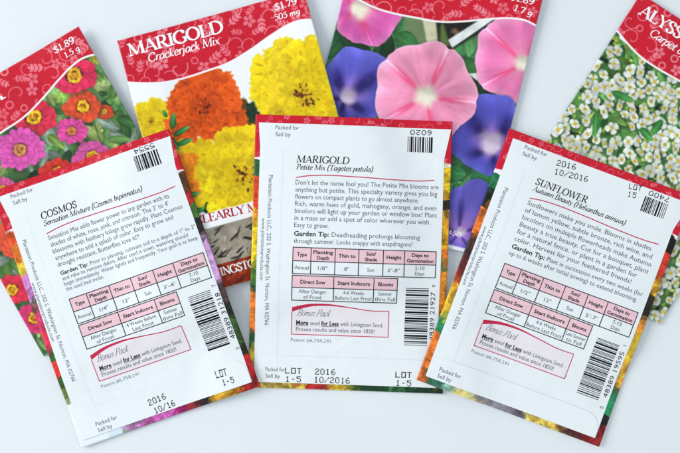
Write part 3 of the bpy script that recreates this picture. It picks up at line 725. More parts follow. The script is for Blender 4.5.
# a book face drawn from strokes: f full line, t thin line, c full curve, d thin curve, s serif (x,y width)
GL = {
'A': (.76, 't .05,0 .37,1;f .37,1 .70,0;t .15,.34 .56,.34;s .05,0 .24;s .70,0 .28'),
'B': (.68, 'f .14,0 .14,1;c .14,1 .42,.98 .56,.76 .42,.54 .14,.53;c .14,.53 .48,.51 .62,.27 .46,.02 .14,0;s .1,0 .2;s .1,1 .2'),
'C': (.74, 'c .66,.76 .56,.96 .36,1 .12,.82 .04,.5 .12,.18 .36,0 .58,.05 .7,.26;t .67,.98 .67,.7'),
'D': (.84, 'f .15,0 .15,1;c .15,1 .45,.98 .7,.78 .77,.5 .7,.22 .45,.02 .15,0;s .1,0 .22;s .1,1 .22'),
'E': (.66, 'f .15,0 .15,1;t .1,1 .56,1;t .15,.52 .44,.52;t .1,0 .58,0;t .56,1 .57,.78;t .58,0 .62,.25;t .45,.64 .45,.4;s .1,1 .2;s .1,0 .2'),
'F': (.6, 'f .15,0 .15,1;t .1,1 .56,1;t .15,.52 .44,.52;t .56,1 .57,.78;t .45,.64 .45,.4;s .13,0 .3;s .1,1 .2'),
'G': (.82, 'c .68,.76 .58,.96 .38,1 .12,.82 .04,.5 .12,.18 .38,0 .58,.04 .7,.14;f .7,.42 .7,.06;s .68,.42 .28;t .69,.98 .69,.72'),
'H': (.84, 'f .15,0 .15,1;f .69,0 .69,1;t .15,.52 .69,.52;s .15,0 .3;s .15,1 .3;s .69,0 .3;s .69,1 .3'),
'I': (.36, 'f .18,0 .18,1;s .18,0 .32;s .18,1 .32'),
'L': (.64, 'f .15,0 .15,1;t .1,0 .56,0;t .57,0 .62,.28;s .15,1 .3;s .1,0 .2'),
'M': (1.02, 't .12,0 .14,1;f .14,1 .5,.04;t .5,.04 .86,1;f .87,1 .88,0;s .12,0 .26;s .88,0 .3;s .1,1 .18;s .91,1 .16'),
'N': (.82, 't .12,0 .12,1;f .1,1 .7,0;t .7,0 .7,1;s .12,0 .26;s .08,1 .18;s .7,1 .26'),
'O': (.82, 'c .4,1 .14,.84 .04,.5 .14,.16 .4,0 .67,.16 .77,.5 .67,.84 .4,1'),
'P': (.64, 'f .15,0 .15,1;c .15,1 .45,.98 .59,.74 .45,.49 .15,.46;s .14,0 .32;s .1,1 .2'),
'R': (.74, 'f .15,0 .15,1;c .15,1 .45,.98 .58,.75 .45,.52 .15,.49;f .34,.5 .66,0;s .14,0 .3;s .1,1 .2;s .7,0 .18'),
'S': (.58, 'c .47,.76 .42,.95 .27,1 .1,.88 .11,.68 .28,.53 .45,.38 .49,.18 .32,0 .15,.03 .06,.24;t .48,.98 .48,.74;t .06,.02 .06,.26'),
'T': (.72, 'f .36,0 .36,1;t .03,1 .69,1;t .03,1 .02,.76;t .69,1 .7,.76;s .36,0 .32'),
'U': (.8, 'f .14,1 .14,.34;c .14,.34 .2,.06 .4,0 .6,.08 .66,.34;t .66,.3 .66,1;s .14,1 .3;s .66,1 .26'),
'V': (.76, 'f .05,1 .38,0;t .38,0 .7,1;s .05,1 .26;s .7,1 .22'),
'W': (1.06, 'f .05,1 .3,0;t .3,0 .53,.96;f .51,1 .78,0;t .78,0 1.0,1;s .05,1 .24;s .52,1 .24;s 1.0,1 .2'),
'Y': (.72, 'f .05,1 .36,.46;t .36,.46 .66,1;f .36,.46 .36,0;s .06,1 .26;s .66,1 .22;s .36,0 .32'),
'Z': (.68, 't .06,1 .6,1;f .6,1 .06,0;t .06,0 .62,0;t .06,1 .05,.78;t .62,0 .64,.24'),
'a': (.56, 'c .46,.5 .3,.62 .1,.44 .06,.2 .17,.01 .32,.08 .46,.32;f .47,.6 .45,.1;d .45,.1 .5,0 .58,.08'),
'b': (.54, 'f .12,1 .1,.08;c .1,.38 .28,.62 .46,.5 .47,.24 .34,.02 .2,0 .1,.1;s .09,1 .14'),
'c': (.46, 'c .42,.48 .3,.62 .11,.44 .07,.2 .2,.01 .34,.03 .44,.14'),
'd': (.58, 'f .48,1 .46,.08;c .46,.44 .32,.62 .12,.46 .07,.2 .18,.01 .32,.06 .46,.24;d .46,.08 .52,0 .58,.06;s .45,1 .14'),
'e': (.48, 'c .09,.28 .38,.36 .42,.52 .28,.62 .11,.44 .07,.2 .2,.01 .34,.03 .44,.14'),
'f': (.38, 'c .48,.94 .38,1.02 .28,.86 .22,.5 .16,0 .08,-.24 -.02,-.24;t .06,.6 .42,.6'),
'g': (.54, 'c .44,.54 .28,.62 .1,.44 .1,.22 .24,.1 .4,.24 .45,.5;c .46,.6 .42,0 .32,-.24 .16,-.28 .04,-.2'),
'h': (.56, 'f .13,1 .1,0;c .1,.3 .26,.58 .42,.56 .43,.36 .42,.1;d .42,.1 .46,0 .54,.07;s .1,1 .14'),
'i': (.28, 'f .13,.6 .12,.1;d .12,.1 .17,0 .25,.07;f .14,.82 .14,.93;s .1,.6 .12'),
'j': (.28, 'c .14,.6 .12,0 .06,-.24 -.08,-.26;f .15,.82 .15,.93;s .1,.6 .12'),
'k': (.5, 'f .13,1 .1,0;d .1,.24 .3,.42 .42,.6;c .18,.34 .3,.12 .46,0;s .1,1 .14'),
'l': (.28, 'f .14,1 .12,.1;d .12,.1 .17,0 .25,.07;s .11,1 .14'),
'm': (.82, 'f .12,.6 .1,0;c .1,.3 .24,.58 .38,.56 .38,.36 .37,0;c .38,.3 .52,.58 .66,.56 .67,.36 .66,.1;d .66,.1 .7,0 .78,.07;s .09,.6 .12'),
'n': (.56, 'f .12,.6 .1,0;c .1,.3 .26,.58 .42,.56 .43,.36 .42,.1;d .42,.1 .46,0 .54,.07;s .09,.6 .12'),
'o': (.52, 'c .28,.62 .11,.46 .07,.26 .14,.06 .26,0 .42,.14 .46,.36 .4,.56 .28,.62'),
'p': (.54, 'f .12,.6 .08,-.28;c .1,.36 .28,.62 .46,.5 .47,.24 .34,.02 .2,0 .1,.1;s .09,.6 .12;s .08,-.28 .2'),
'r': (.4, 'f .12,.6 .1,0;c .1,.3 .22,.56 .32,.62 .4,.54;s .09,.6 .12'),
's': (.4, 'c .34,.5 .24,.62 .1,.54 .12,.4 .28,.26 .32,.1 .2,0 .06,.1'),
't': (.34, 'c .18,.84 .13,.3 .13,.06 .22,0 .32,.09;t .02,.6 .34,.6'),
'u': (.56, 'f .1,.6 .1,.2;c .1,.2 .16,.02 .28,.02 .44,.26;f .45,.6 .43,.1;d .43,.1 .47,0 .55,.07'),
'w': (.74, 'f .08,.6 .1,.1;d .1,.1 .22,0 .36,.3;f .38,.6 .38,.1;d .38,.1 .52,0 .66,.34 .64,.6'),
'x': (.48, 'f .08,.6 .4,0;t .44,.6 .03,0;s .08,.6 .14;s .4,0 .14'),
'y': (.5, 'f .08,.6 .22,.05;d .44,.6 .34,.2 .2,-.14 .02,-.26;s .07,.6 .14'),
'(': (.32, 'c .28,1.05 .12,.75 .08,.4 .12,.05 .28,-.25'),
')': (.32, 'c .04,1.05 .2,.75 .24,.4 .2,.05 .04,-.25'),
'.': (.24, 'f .12,.0 .12,.12'), ',': (.24, 'f .13,.1 .08,-.16'),
'0': (.58, 'c .29,1 .12,.84 .07,.5 .12,.16 .29,0 .46,.16 .51,.5 .46,.84 .29,1'),
'1': (.46, 'f .25,0 .25,1;t .08,.84 .25,1;s .25,0 .34'),
'4': (.58, 'f .4,0 .4,1;t .4,1 .04,.28;t .04,.28 .56,.28'),
'5': (.56, 'c .14,.58 .34,.62 .48,.4 .42,.1 .22,0 .07,.1;t .15,1 .14,.56;f .15,.95 .48,.95'),
'7': (.56, 'f .06,.95 .5,.95;f .5,1 .22,0;t .06,1 .05,.78'),
'8': (.58, 'c .29,1 .12,.86 .16,.66 .42,.42 .5,.2 .29,0 .08,.2 .16,.42 .42,.66 .46,.86 .29,1'),
'9': (.58, 'c .46,.7 .34,.44 .12,.5 .09,.78 .28,1 .46,.86 .5,.56 .4,.18 .14,0'),
'$': (.58, 'c .46,.76 .42,.92 .29,.95 .12,.86 .13,.68 .29,.53 .45,.38 .48,.2 .3,.04 .15,.07 .07,.24;t .29,1.1 .29,-.1'),
' ': (.28, ''),
}
def smooth_pts(P, n=7):
    P = np.array(P, float)
    if len(P) == 2: return np.array([P[0] + (P[1] - P[0]) * t for t in np.linspace(0, 1, 4)])
    closed = np.allclose(P[0], P[-1])
    Q = np.vstack([P[-2] if closed else 2 * P[0] - P[1], P, P[1] if closed else 2 * P[-1] - P[-2]])
    out = []
    for i in range(1, len(Q) - 2):
        for t in np.linspace(0, 1, n, endpoint=False):
            out.append(.5 * ((2 * Q[i]) + (-Q[i - 1] + Q[i + 1]) * t + (2 * Q[i - 1] - 5 * Q[i] + 4 * Q[i + 1] - Q[i + 2]) * t * t + (-Q[i - 1] + 3 * Q[i] - 3 * Q[i + 1] + Q[i + 2]) * t ** 3))
    out.append(Q[-2]); return np.array(out)
def serif(ink, text, u, v, cap, width=None, ang=0, fat=.15, thin=.05, shear=0., align='l', track=0.0):
    adv = sum(GL[c][0] + track for c in text)
    sx = cap if width is None else width / adv
    a = R(ang); ca, sa = math.cos(a), math.sin(a)
    x = 0.0; x_off = -adv / 2 if align == 'c' else 0
    k = 0
    def place(q, ox):
        X = (q[:, 0] + ox + x_off) * sx + q[:, 1] * shear * cap; Y = q[:, 1] * cap
        return np.stack([u + X * ca + Y * sa, v + X * sa - Y * ca], 1)
    rr = cap / sx
    for ch in text:
        adv_c, spec = GL[ch]
        for st in [q for q in spec.split(';') if q]:
            tk = st.split(); kind = tk[0]
            k += 1; dz = 2.0e-6 * (k % 9)
            if kind == 's':
                cx, cy = map(float, tk[1].split(',')); w = float(tk[2]); h = thin * .55
                yo = (h if cy < .05 else -h) if abs(cy) < .05 or cy > .55 else 0
                q = np.array([(cx - w / 2, cy + yo - h), (cx + w / 2, cy + yo - h), (cx + w / 2, cy + yo + h), (cx - w / 2, cy + yo + h)])
                ink.poly(place(q, x), dz); continue
            P = [tuple(map(float, t.split(','))) for t in tk[1:]]
            q = smooth_pts(P) if kind in 'cd' or len(P) == 2 else np.array(P, float)
            d = np.gradient(q, axis=0); d /= np.linalg.norm(d, axis=1)[:, None] + 1e-9
            if kind in 'fc': w = np.sqrt((fat * d[:, 1]) ** 2 + (thin * 1.15 * d[:, 0]) ** 2)
            else: w = np.full(len(q), thin)
            if kind == 'f' and abs(d[0, 1]) < .3: w[:] = fat * .7
            nn = np.stack([-d[:, 1], d[:, 0]], 1) * (w / 2)[:, None]
            nn[:, 0] *= rr if width is not None else 1
            A_ = place(q - nn, x); B_ = place(q + nn, x)
            o = len(ink.v)
            for p0, p1 in zip(A_, B_): ink.v += [tuple(p0), tuple(p1)]; ink.z += [dz, dz]
            for i in range(len(q) - 1): ink.f.append((o + 2 * i, o + 2 * i + 1, o + 2 * i + 3, o + 2 * i + 2))
        x += adv_c + track

DOT = {'0': '01110 10001 10001 10001 10001 10001 01110', '1': '00100 01100 00100 00100 00100 00100 01110', '2': '01110 10001 00001 00110 01000 10000 11111',
 '5': '11111 10000 11110 00001 00001 10001 01110', '6': '00110 01000 10000 11110 10001 10001 01110', 'L': '10000 10000 10000 10000 10000 10000 11111',
 'O': '11111 10001 10001 10001 10001 10001 11111', 'T': '11111 00100 00100 00100 00100 00100 00100', '/': '00001 00001 00010 00100 01000 10000 10000', '-': '00000 00000 00000 01110 00000 00000 00000', ' ': '00000 ' * 6 + '00000',
 '4': '00010 00110 01010 10010 11111 00010 00010', '9': '01110 10001 10001 01111 00001 00010 01100', '7': '11111 00001 00010 00100 01000 01000 01000'}
def stamp(ink, text, u, v, h, pitch, ang=0):
    """ink-jet lettering: runs of dots joined along the rows and columns"""
    rng = np.random.RandomState(len(text) + int(u)); c = h / 7.0; a = R(ang); ca, sa = math.cos(a), math.sin(a)
    cw = pitch * .78 / 5
    def P(x, y): return (u + x * ca + y * sa, v + x * sa - y * ca)
    for i, ch in enumerate(text):
        rows = DOT[ch].split()
        jx = rng.uniform(-.15, .15)
        for r, row in enumerate(rows):
            for q, bit in enumerate(row):
                if bit == '1':
                    x = i * pitch + q * cw + jx; y = (6 - r) * c; g = .56; k = rng.uniform(.9, 1.1)
                    th = [j * math.pi / 4 for j in range(8)]
                    ink.poly([P(x + cw * g * k * math.cos(t) * 1.08, y + c * g * k * math.sin(t) * 1.08) for t in th], 2e-6 * ((r * 5 + q * 3) % 7))

def barcode(ink, u0, v0, u1, v1, seed, along):
    rng = np.random.RandomState(seed)
    L0, L1 = (v0, v1) if along == 'v' else (u0, u1)
    pos = L0; n = 0
    unit = (L1 - L0) / 95.0
    if along == 'u': unit = (L1 - L0) / 42.0
    while pos < L1 - .2:
        w = unit * rng.choice([1, 1, 2, 3]); g = unit * rng.choice([1, 1, 2, 2])
        e = min(pos + w, L1)
        if along == 'v': ink.rect(u0, pos, u1, e, step=6)
        else: ink.rect(pos, v0, e, v1, step=6)
        pos = e + g

# ------------------------------------------------------------------ packets lying face down
TEXT = {
 'petite': dict(title='MARIGOLD', tw=52.5, sub='Petite Mix (Tagetes patula)', sw=76,
  body=[("Don't let the name fool you! The Petite Mix blooms are", 142.5), ("anything but petite. This specialty variety gives you big", 141.5), ("flowers on compact plants to go almost anywhere.", 123), ("Rich, warm hues of gold, mahogany, orange, and even", 141), ("bicolors will light up your garden or window box! Plant", 142), ("in a mass or add a spot of color wherever you wish.", 135.5), ("Easy to grow.", 34)],
  tip=["Deadheading prolongs blooming", "through summer. Looks snappy with snapdragons!"], tipw=[88, 118],
  row=['Annual', '1/8"', '8"', 'Sun', '6"-8"', ('5-10', 'Days')], row2=[('After Danger', 'of Frost'), ('4-6 Weeks', 'Before Last Frost'), ('Summer', 'thru Fall')],
  code='48389 21927', c0='7', c1='9', patent='Patent #6,758,241', small='6020', off=(0, 0)),
 'cosmos': dict(title='COSMOS', tw=38, sub='Sensation Mixture (Cosmos bipinnatus)', sw=106,
  body=[("Sensation Mix adds flower power to any garden with its", 129), ("shades of white, rose, pink, and crimson. The 3' to 4'", 126), ("blossoms with feathery foliage grow rapidly. Plant Cosmos", 138), ("anywhere to add a splash of color. Easy to grow and", 126), ("drought resistant. Butterflies love it!!!", 88)],
  tip=["Prior to planting, cultivate soil to a depth of 1\" to 2\"", "and rake to remove debris. After seed is sown, watering should", "begin immediately. Water lightly and frequently. Your goal is to keep", "the seed bed moist."], tipw=[112, 134, 142, 40],
  row=['Annual', '1/4"', '12"', 'Sun', "3'-4'", ('7-10', 'Days')], row2=[('After Danger', 'of Frost'), ('4 Weeks Before', 'Last Frost'), ('Summer', 'thru Fall')],
  code='48389 31218', c0='0', c1='7', patent='Patent #6,758,241', small='5554', off=(-2.6, -3.4)),
 'sunflower': dict(title='SUNFLOWER', tw=55.5, sub='Autumn Beauty (Helianthus annuus)', sw=99,
  body=[("Sunflowers make you smile. Blooms in shades", 132.5), ("of lemon yellow, subtle bronze, rich wine, and", 136), ("bicolors on multiple flowerheads make Autumn", 138), ("Beauty a true beauty. Cut for a bouquet, plant", 138), ("for a natural fence, or plant in a garden for", 128), ("color. Harvest for your feathered friends!", 125)],
  tip=["Plant in succession every two weeks (for", "up to 6 weeks after initial sowing) to extend blooming."], tipw=[103, 137],
  row=['Annual', '1/2"', '12"', 'Sun', "5'-7'", ('5-15', 'Days')], row2=[('After Danger', 'of Frost'), ('4-6 Weeks', 'Before Last Frost'), ('Late Summer', 'to Fall')],
  code='48389 19595', c0='0', c1='1', patent='Patent #6,758,241', small='7400', off=(0, -2.6)),
}
OFF_PANEL, OFF_FLAP, OFF_INK = 0.00013, 0.00030, 0.00004
LABELS = {
 'petite': 'seed packet lying face down in the middle, headed MARIGOLD Petite Mix on its white back',
 'cosmos': 'seed packet lying face down at the left, headed COSMOS on its white back',
 'sunflower': 'seed packet lying face down at the right, headed SUNFLOWER on its white back',
 'zinnia': 'face up seed packet with pink and red zinnias, under the COSMOS packet',
 'marigold': 'face up seed packet with orange and yellow marigolds, lettered Crackerjack Mix',
 'glory': 'face up seed packet with pink and blue morning glories, under the white backed packets',
 'alyssum': 'face up seed packet with small white alyssum flowers, partly under the SUNFLOWER packet',
}
def build_back(key):
    p = PK[key]; T = TEXT[key]; du, dv = T['off']
    root = empty('seed_packet', p, LABELS[key], 'seed packets lying face down')
    a = Art(p, 2.2); art_back(a); pouch(p, a, root)
    W, Hh = p.w, p.h
    ml, mr, mt, mb = (5.6, 7.2, 8.2, 9.0)
    if key == 'cosmos': ml, mr, mt, mb = 9.0, 6.2, 7.6, 7.0
    if key == 'petite': mb = 6.0
    if key == 'sunflower': ml, mr, mb = 7.0, 7.5, 7.0
    def u0(v): return np.interp(v, [mt, mt + 24, mt + 30, Hh], [ml * .62 if key != 'sunflower' else 6.5, ml, ml, ml - (0 if key != 'cosmos' else 5)])
    def u1(v): return W - np.interp(v, [mt, mt + 5, mt + 30, Hh], [1.4, 2.2, mr, mr * .95])
    # the seams of the glued flaps press faint steps into the back panel
    def emboss(uu, vv):
        s1 = 0.00010 * sstep(29.4 + du, 28.2 + du, uu) * sstep(30, 40, vv)
        s2 = 0.00007 * sstep(36.5, 35.5, vv + .01 * uu)
        wv = 0.00008 * (fbm(uu, vv, 55, 50 + len(key), 2) - .5)
        return s1 + s2 + wv
    sheet('back_panel', p, u0, u1, mt, Hh - mb - .5, OFF_PANEL, OFF_PANEL, M_PAPER, root, 1.0, emboss)
    fv0 = 240.5 + dv; fv1 = Hh - mb; rad = 17.0
    rl, rr_ = (rad if key == 'sunflower' else 9.0), rad
    if key == 'petite': rl = rr_ = 7.0
    def fu(v, left):
        r_ = rl if left else rr_; t = np.clip((fv0 + r_ - v) / r_, 0, 1); ins = r_ * (1 - np.sqrt(np.clip(1 - t * t, 0, 1)))
        return u0(v) + .8 + ins if left else u1(v) - .8 - ins
    def flap_lift(uu, vv): return 0.00012 * sstep(fv0 + 10, fv0, vv) + emboss(uu, vv) * .5
    sheet('bottom_flap', p, lambda v: fu(v, True), lambda v: fu(v, False), fv0, fv1, OFF_FLAP, OFF_FLAP - OFF_PANEL, M_FLAP, root, .8, flap_lift)
    E = OFF_PANEL + OFF_INK
    K = lambda: Ink()
    title, sub, rule, body, tip, tiph = K(), K(), K(), K(), K(), K()
    serif(title, T['title'], 42.2 + du, 46.6 + dv, 6.9, T['tw'], fat=.165, thin=.068, shear=.12, track=.05)
    serif(sub, T['sub'], 42 + du, 53.6 + dv, 5.4, T['sw'], fat=.14, thin=.06, shear=.24, track=.02)
    t = np.linspace(0, 1, 60)
    rv = catmull(t * 140, [0, 12, 28, 60, 100, 128, 140], [61.6, 59.6, 58.6, 59.0, 60.6, 60.6, 59.6])
    rule.ribbon(np.stack([42 + du + t * 138, rv + dv], 1), .95)
    y = 68.5 + dv; pitch = 7.05
    if key == 'sunflower': pitch = 7.55
    if key == 'cosmos': pitch = 7.1
    for s_, w in T['body']:
        sans(body, s_, 42 + du, y, 5.0, w); y += pitch
    y += 1.5
    if key == 'sunflower': y -= 1.0
    sz = 4.9 if key == 'petite' else (4.2 if key == 'cosmos' else 4.8)
    tp = 7.2 if key == 'petite' else (5.6 if key == 'cosmos' else 7.0)
    hw = 35 if key != 'cosmos' else 29
    sans(tiph, 'Garden Tip:', 42 + du, y, sz, hw, bold=.022)
    for i, (s_, w) in enumerate(zip(T['tip'], T['tipw'])):
        sans(tip, s_, 42 + du + (hw + 2.5 if i == 0 else 0), y, sz, w); y += tp
    # growing chart
    cu, cv = 41.6 + du, 130.8 + dv
    cols = [0, 18, 42, 65.5, 89.8, 111, 142.8]
    rows = [0, 13.4, 26.2, 28.0, 40.0, 53.0]
    cols2 = [0, 41.5, 81.5, 105]
    fillk, lines, head, cell = K(), K(), K(), K()
    fillk.rect(cu, cv, cu + cols[-1], cv + rows[1], step=1.2); fillk.rect(cu, cv + rows[3], cu + cols2[-1], cv + rows[4], step=1.2)
    lw = .42
    def hl(x0, x1, yy, dz): lines.rect(cu + x0 - lw, cv + yy - lw, cu + x1 + lw, cv + yy + lw, dz)
    def vl(xx, y0, y1, dz): lines.rect(cu + xx - lw, cv + y0 + lw, cu + xx + lw, cv + y1 - lw, dz)
    for yy in rows[:3]: hl(0, cols[-1], yy, 5e-6)
    for yy in rows[3:]: hl(0, cols2[-1], yy, 5e-6)
    for xx in cols: vl(xx, 0, rows[1], 5e-6); vl(xx, rows[1], rows[2], 5e-6)
    for xx in cols2: vl(xx, rows[3], rows[4], 5e-6); vl(xx, rows[4], rows[5], 5e-6)
    for i, h_ in enumerate(['Type', ('Planting', 'Depth'), 'Thin to', ('Sun/', 'Shade'), 'Height', ('Days to', 'Germination')]):
        xc = cu + (cols[i] + cols[i + 1]) / 2; wmax = cols[i + 1] - cols[i] - 3
        for j, s_ in enumerate(h_ if isinstance(h_, tuple) else (h_,)):
            yy = cv + (8.6 if not isinstance(h_, tuple) else 5.8 + 5.6 * j)
            sans(head, s_, xc, yy, 3.7, min(wmax, len(s_) * 2.45), bold=.024, align='c')
    for i, h_ in enumerate(T['row']):
        xc = cu + (cols[i] + cols[i + 1]) / 2
        for j, s_ in enumerate(h_ if isinstance(h_, tuple) else (h_,)):
            yy = cv + (21.8 if not isinstance(h_, tuple) else 18.8 + 5.4 * j)
            sans(cell, s_, xc, yy, 3.9, min(cols[i + 1] - cols[i] - 2.5, len(s_) * 2.35), align='c')
    for i, s_ in enumerate(['Direct Sow', 'Start Indoors', 'Blooms']):
        sans(head, s_, cu + (cols2[i] + cols2[i + 1]) / 2, cv + 36.0, 3.9, len(s_) * 2.5, bold=.024, align='c')
    for i, h_ in enumerate(T['row2']):
        for j, s_ in enumerate(h_):
            sans(cell, s_, cu + (cols2[i] + cols2[i + 1]) / 2, cv + 45.6 + 5.6 * j, 4.0, min(cols2[i + 1] - cols2[i] - 3, len(s_) * 2.3), align='c')
    # bonus box
    bu, bv0, bv1, bw = 42.2 + du, 192.0 + dv, 218.4 + dv, 97.2
    bfill, bline, bscript, bbold, btext = K(), K(), K(), K(), K()
    xs = np.linspace(0, bw, 80); tv = catmull(xs, [0, 14, 34, 60, 80, 97.2], [191.5, 188.2, 187.2, 190.2, 192.6, 192.4]) + dv
    for i in range(79):
        m_ = 22
        for j in range(m_):
            f0, f1 = j / m_, (j + 1) / m_; A0, A1 = tv[i], tv[i + 1]
            bfill.poly([(bu + xs[i], A0 + (bv1 - A0) * f0), (bu + xs[i], A0 + (bv1 - A0) * f1), (bu + xs[i + 1], A1 + (bv1 - A1) * f1), (bu + xs[i + 1], A1 + (bv1 - A1) * f0)])
    o = len(bline.v)
    thk = np.interp(xs, [0, 20, 55, 97], [4.6, 2.6, 1.0, .8])
    for i in range(80): bline.v += [(bu + xs[i], tv[i] - .6), (bu + xs[i], tv[i] - .6 + thk[i])]; bline.z += [5e-6, 5e-6]
    for i in range(79): bline.f.append((o + 2 * i, o + 2 * i + 1, o + 2 * i + 3, o + 2 * i + 2))
    bline.rect(bu - .4, tv[0] + 4, bu + .4, bv1 - .4, 5e-6); bline.rect(bu + bw - .4, tv[-1] + .2, bu + bw + .4, bv1 - .4, 5e-6); bline.rect(bu - .4, bv1 - .4, bu + bw + .4, bv1 + .4, 5e-6)
    serif(bscript, 'Bonus Pack', bu + 4.5, 199.5 + dv, 6.6, 33, fat=.075, thin=.035, shear=.5)
    by = 208.6 + dv
    sans(bbold, 'More', bu + 4.5, by, 4.6, 12.2, bold=.03); sans(btext, 'seed', bu + 18.4, by, 4.4, 9.6); sans(bbold, 'for Less', bu + 29.6, by, 4.6, 17.6, bold=.03); sans(btext, 'with Livingston Seed.', bu + 48.8, by, 4.4, 43)
    bbold.rect(bu + 4.5, by + .7, bu + 16.7, by + 1.15); bbold.rect(bu + 29.6, by + .7, bu + 47.2, by + 1.15)
    sans(btext, 'Proven results and value since 1850!', bu + 4.5, 215 + dv, 4.4, 79)
    pat = K(); sans(pat, T['patent'], 41.8 + du, 225.8 + dv, 3.6, 40)
    # barcodes
    bc, bcd, sb, sbd = K(), K(), K(), K()
    barcode(bc, 155.5 + du, 168 + dv, 178.8 + du, 227 + dv, len(T['title']) * 3 + 1, 'v')
    sans(bcd, T['code'], (185.4 if key == 'petite' else 186.4) + du, 222.0 + dv - (1.6 if key == 'petite' else 0), 5.0, 49, ang=-90); sans(bcd, T['c0'], 186.4 + du, 233.5 + dv, 4.0, None, ang=-90); sans(bcd, T['c1'], 185.4 + du, 166.5 + dv, 4.0, None, ang=-90)
    bu_, bv_ = (152.2 + du, 16.6 + dv) if key != 'cosmos' else (147.5, 15.2)
    if key == 'sunflower': bu_, bv_ = 150.5, 16.4
    barcode(sb, bu_, bv_, bu_ + 25.5, bv_ + 15.6, len(T['title']) + 40, 'u')
    stamp(sbd, T['small'], bu_ + 23.2, bv_ - 6.4, 5.0, 5.6, ang=180)
    # stamps
    stamps = []
    def mark(name, rows, on_flap, mat):
        k = K()
        for r_ in rows: stamp(k, *r_)
        stamps.append((k, name, on_flap, mat))
    if key == 'petite':
        for q in ((37.6, 257.8), (148.4, 258.2)): mark('lot_stamp', [('LOT', q[0], q[1], 6.0, 5.9), ('1-5', q[0] + .6, q[1] + 8.4, 6.0, 5.6)], True, M_BLACK)
        mark('date_stamp', [('2016', 67.6, 257.8, 6, 5.4), ('10/2016', 67.0, 266.0, 6, 5.3)], True, M_BLACK)
    elif key == 'cosmos':
        mark('date_stamp', [('2016', 79.0, 254.6, 6.4, 4.9, -4), ('10/16', 82.0, 264.2, 6.4, 4.6, -4)], True, M_BLACK)
        mark('lot_stamp', [('LOT', 152.0, 250.2, 7.6, 4.2, 4), ('1-5', 156.0, 259.6, 6.4, 4.4, 2)], True, M_BLACK)
    else:
        mark('date_stamp', [('2016', 56.8, 18.4, 6.0, 5.2, -7), ('10/2016', 57.4, 27.4, 6.0, 5.1, -7)], False, M_DARK)
        mark('lot_stamp', [('LOT', 132.6, 15.0, 5.6, 4.6, -9), ('15', 134.2, 23.0, 5.8, 4.8, -9)], False, M_DARK)
    # small print
    pk, pk2, ad = K(), K(), K()
    pu, pv = (20.4, 13.4) if key == 'petite' else ((17.5, 8.4 + 4) if key == 'cosmos' else (20.6, 13.2))
    sans(pk, 'Packed for', pu, pv + 1, 4.4, 23.5); sans(pk, 'Sell by', pu + .2, pv + 8, 4.4, 14.8)
    pu, pv = (17.3, 256.4) if key == 'petite' else ((21.6, 256.6) if key == 'cosmos' else (18.0, 251.6))
    sans(pk2, 'Packed for', pu, pv, 4.4, 22.5 if key != 'petite' else 19.5); sans(pk2, 'Sell by', pu + .2, pv + 6.6, 4.4, 14.6)
    sans(ad, 'Plantation Products LLC., 202 S. Washington St. Norton, MA 02766', 15.2 + du * .5, 60 + dv, 4.3, 150, ang=90)
    sans(ad, 'www.plantationproducts.com', 9.6 + du * .5, 103 + dv, 3.6, 62, ang=90)
    flush_sans()
    B = lambda ink, name, mat, par=root, off=E, ex=emboss: ink.build(name, p, off, mat, par, ex)
    B(title, 'title_lettering', M_DARK); B(sub, 'variety_lettering', M_DARK); B(rule, 'heading_rule', M_RULE)
    B(body, 'description_text', M_GREY)
    th = B(tiph, 'tip_heading', M_DARK); B(tip, 'tip_text', M_GREY, th)
    ch = B(fillk, 'growing_chart', M_PINK)
    B(lines, 'chart_lines', M_DARK, ch, E + 2e-5); B(head, 'chart_heading', M_DARK, ch, E + 4e-5); B(cell, 'chart_text', M_GREY, ch, E + 2e-5)
    bx = B(bfill, 'bonus_box', M_LILAC)
    B(bline, 'box_border', M_RULE, bx, E + 1e-5); B(bscript, 'script_lettering', M_GREY, bx, E + 4e-5); B(bbold, 'bold_lettering', M_DARK, bx, E + 4e-5); B(btext, 'box_text', M_GREY, bx, E + 4e-5)
    B(pat, 'patent_text', M_PALEGREY)
    c1 = B(bc, 'barcode', M_BLACK); B(bcd, 'barcode_digits', M_DARK, c1)
    c2 = B(sb, 'barcode', M_BLACK); B(sbd, 'barcode_digits', M_DARK, c2)
    fe = OFF_FLAP + OFF_INK
    for k_, n_, fl_, m_ in stamps: B(k_, n_, m_, root, fe if fl_ else E, flap_lift if fl_ else emboss)
    B(pk, 'packing_text', M_GREY); B(pk2, 'packing_text', M_GREY, root, fe, flap_lift); B(ad, 'address_text', M_GREY)
    return root

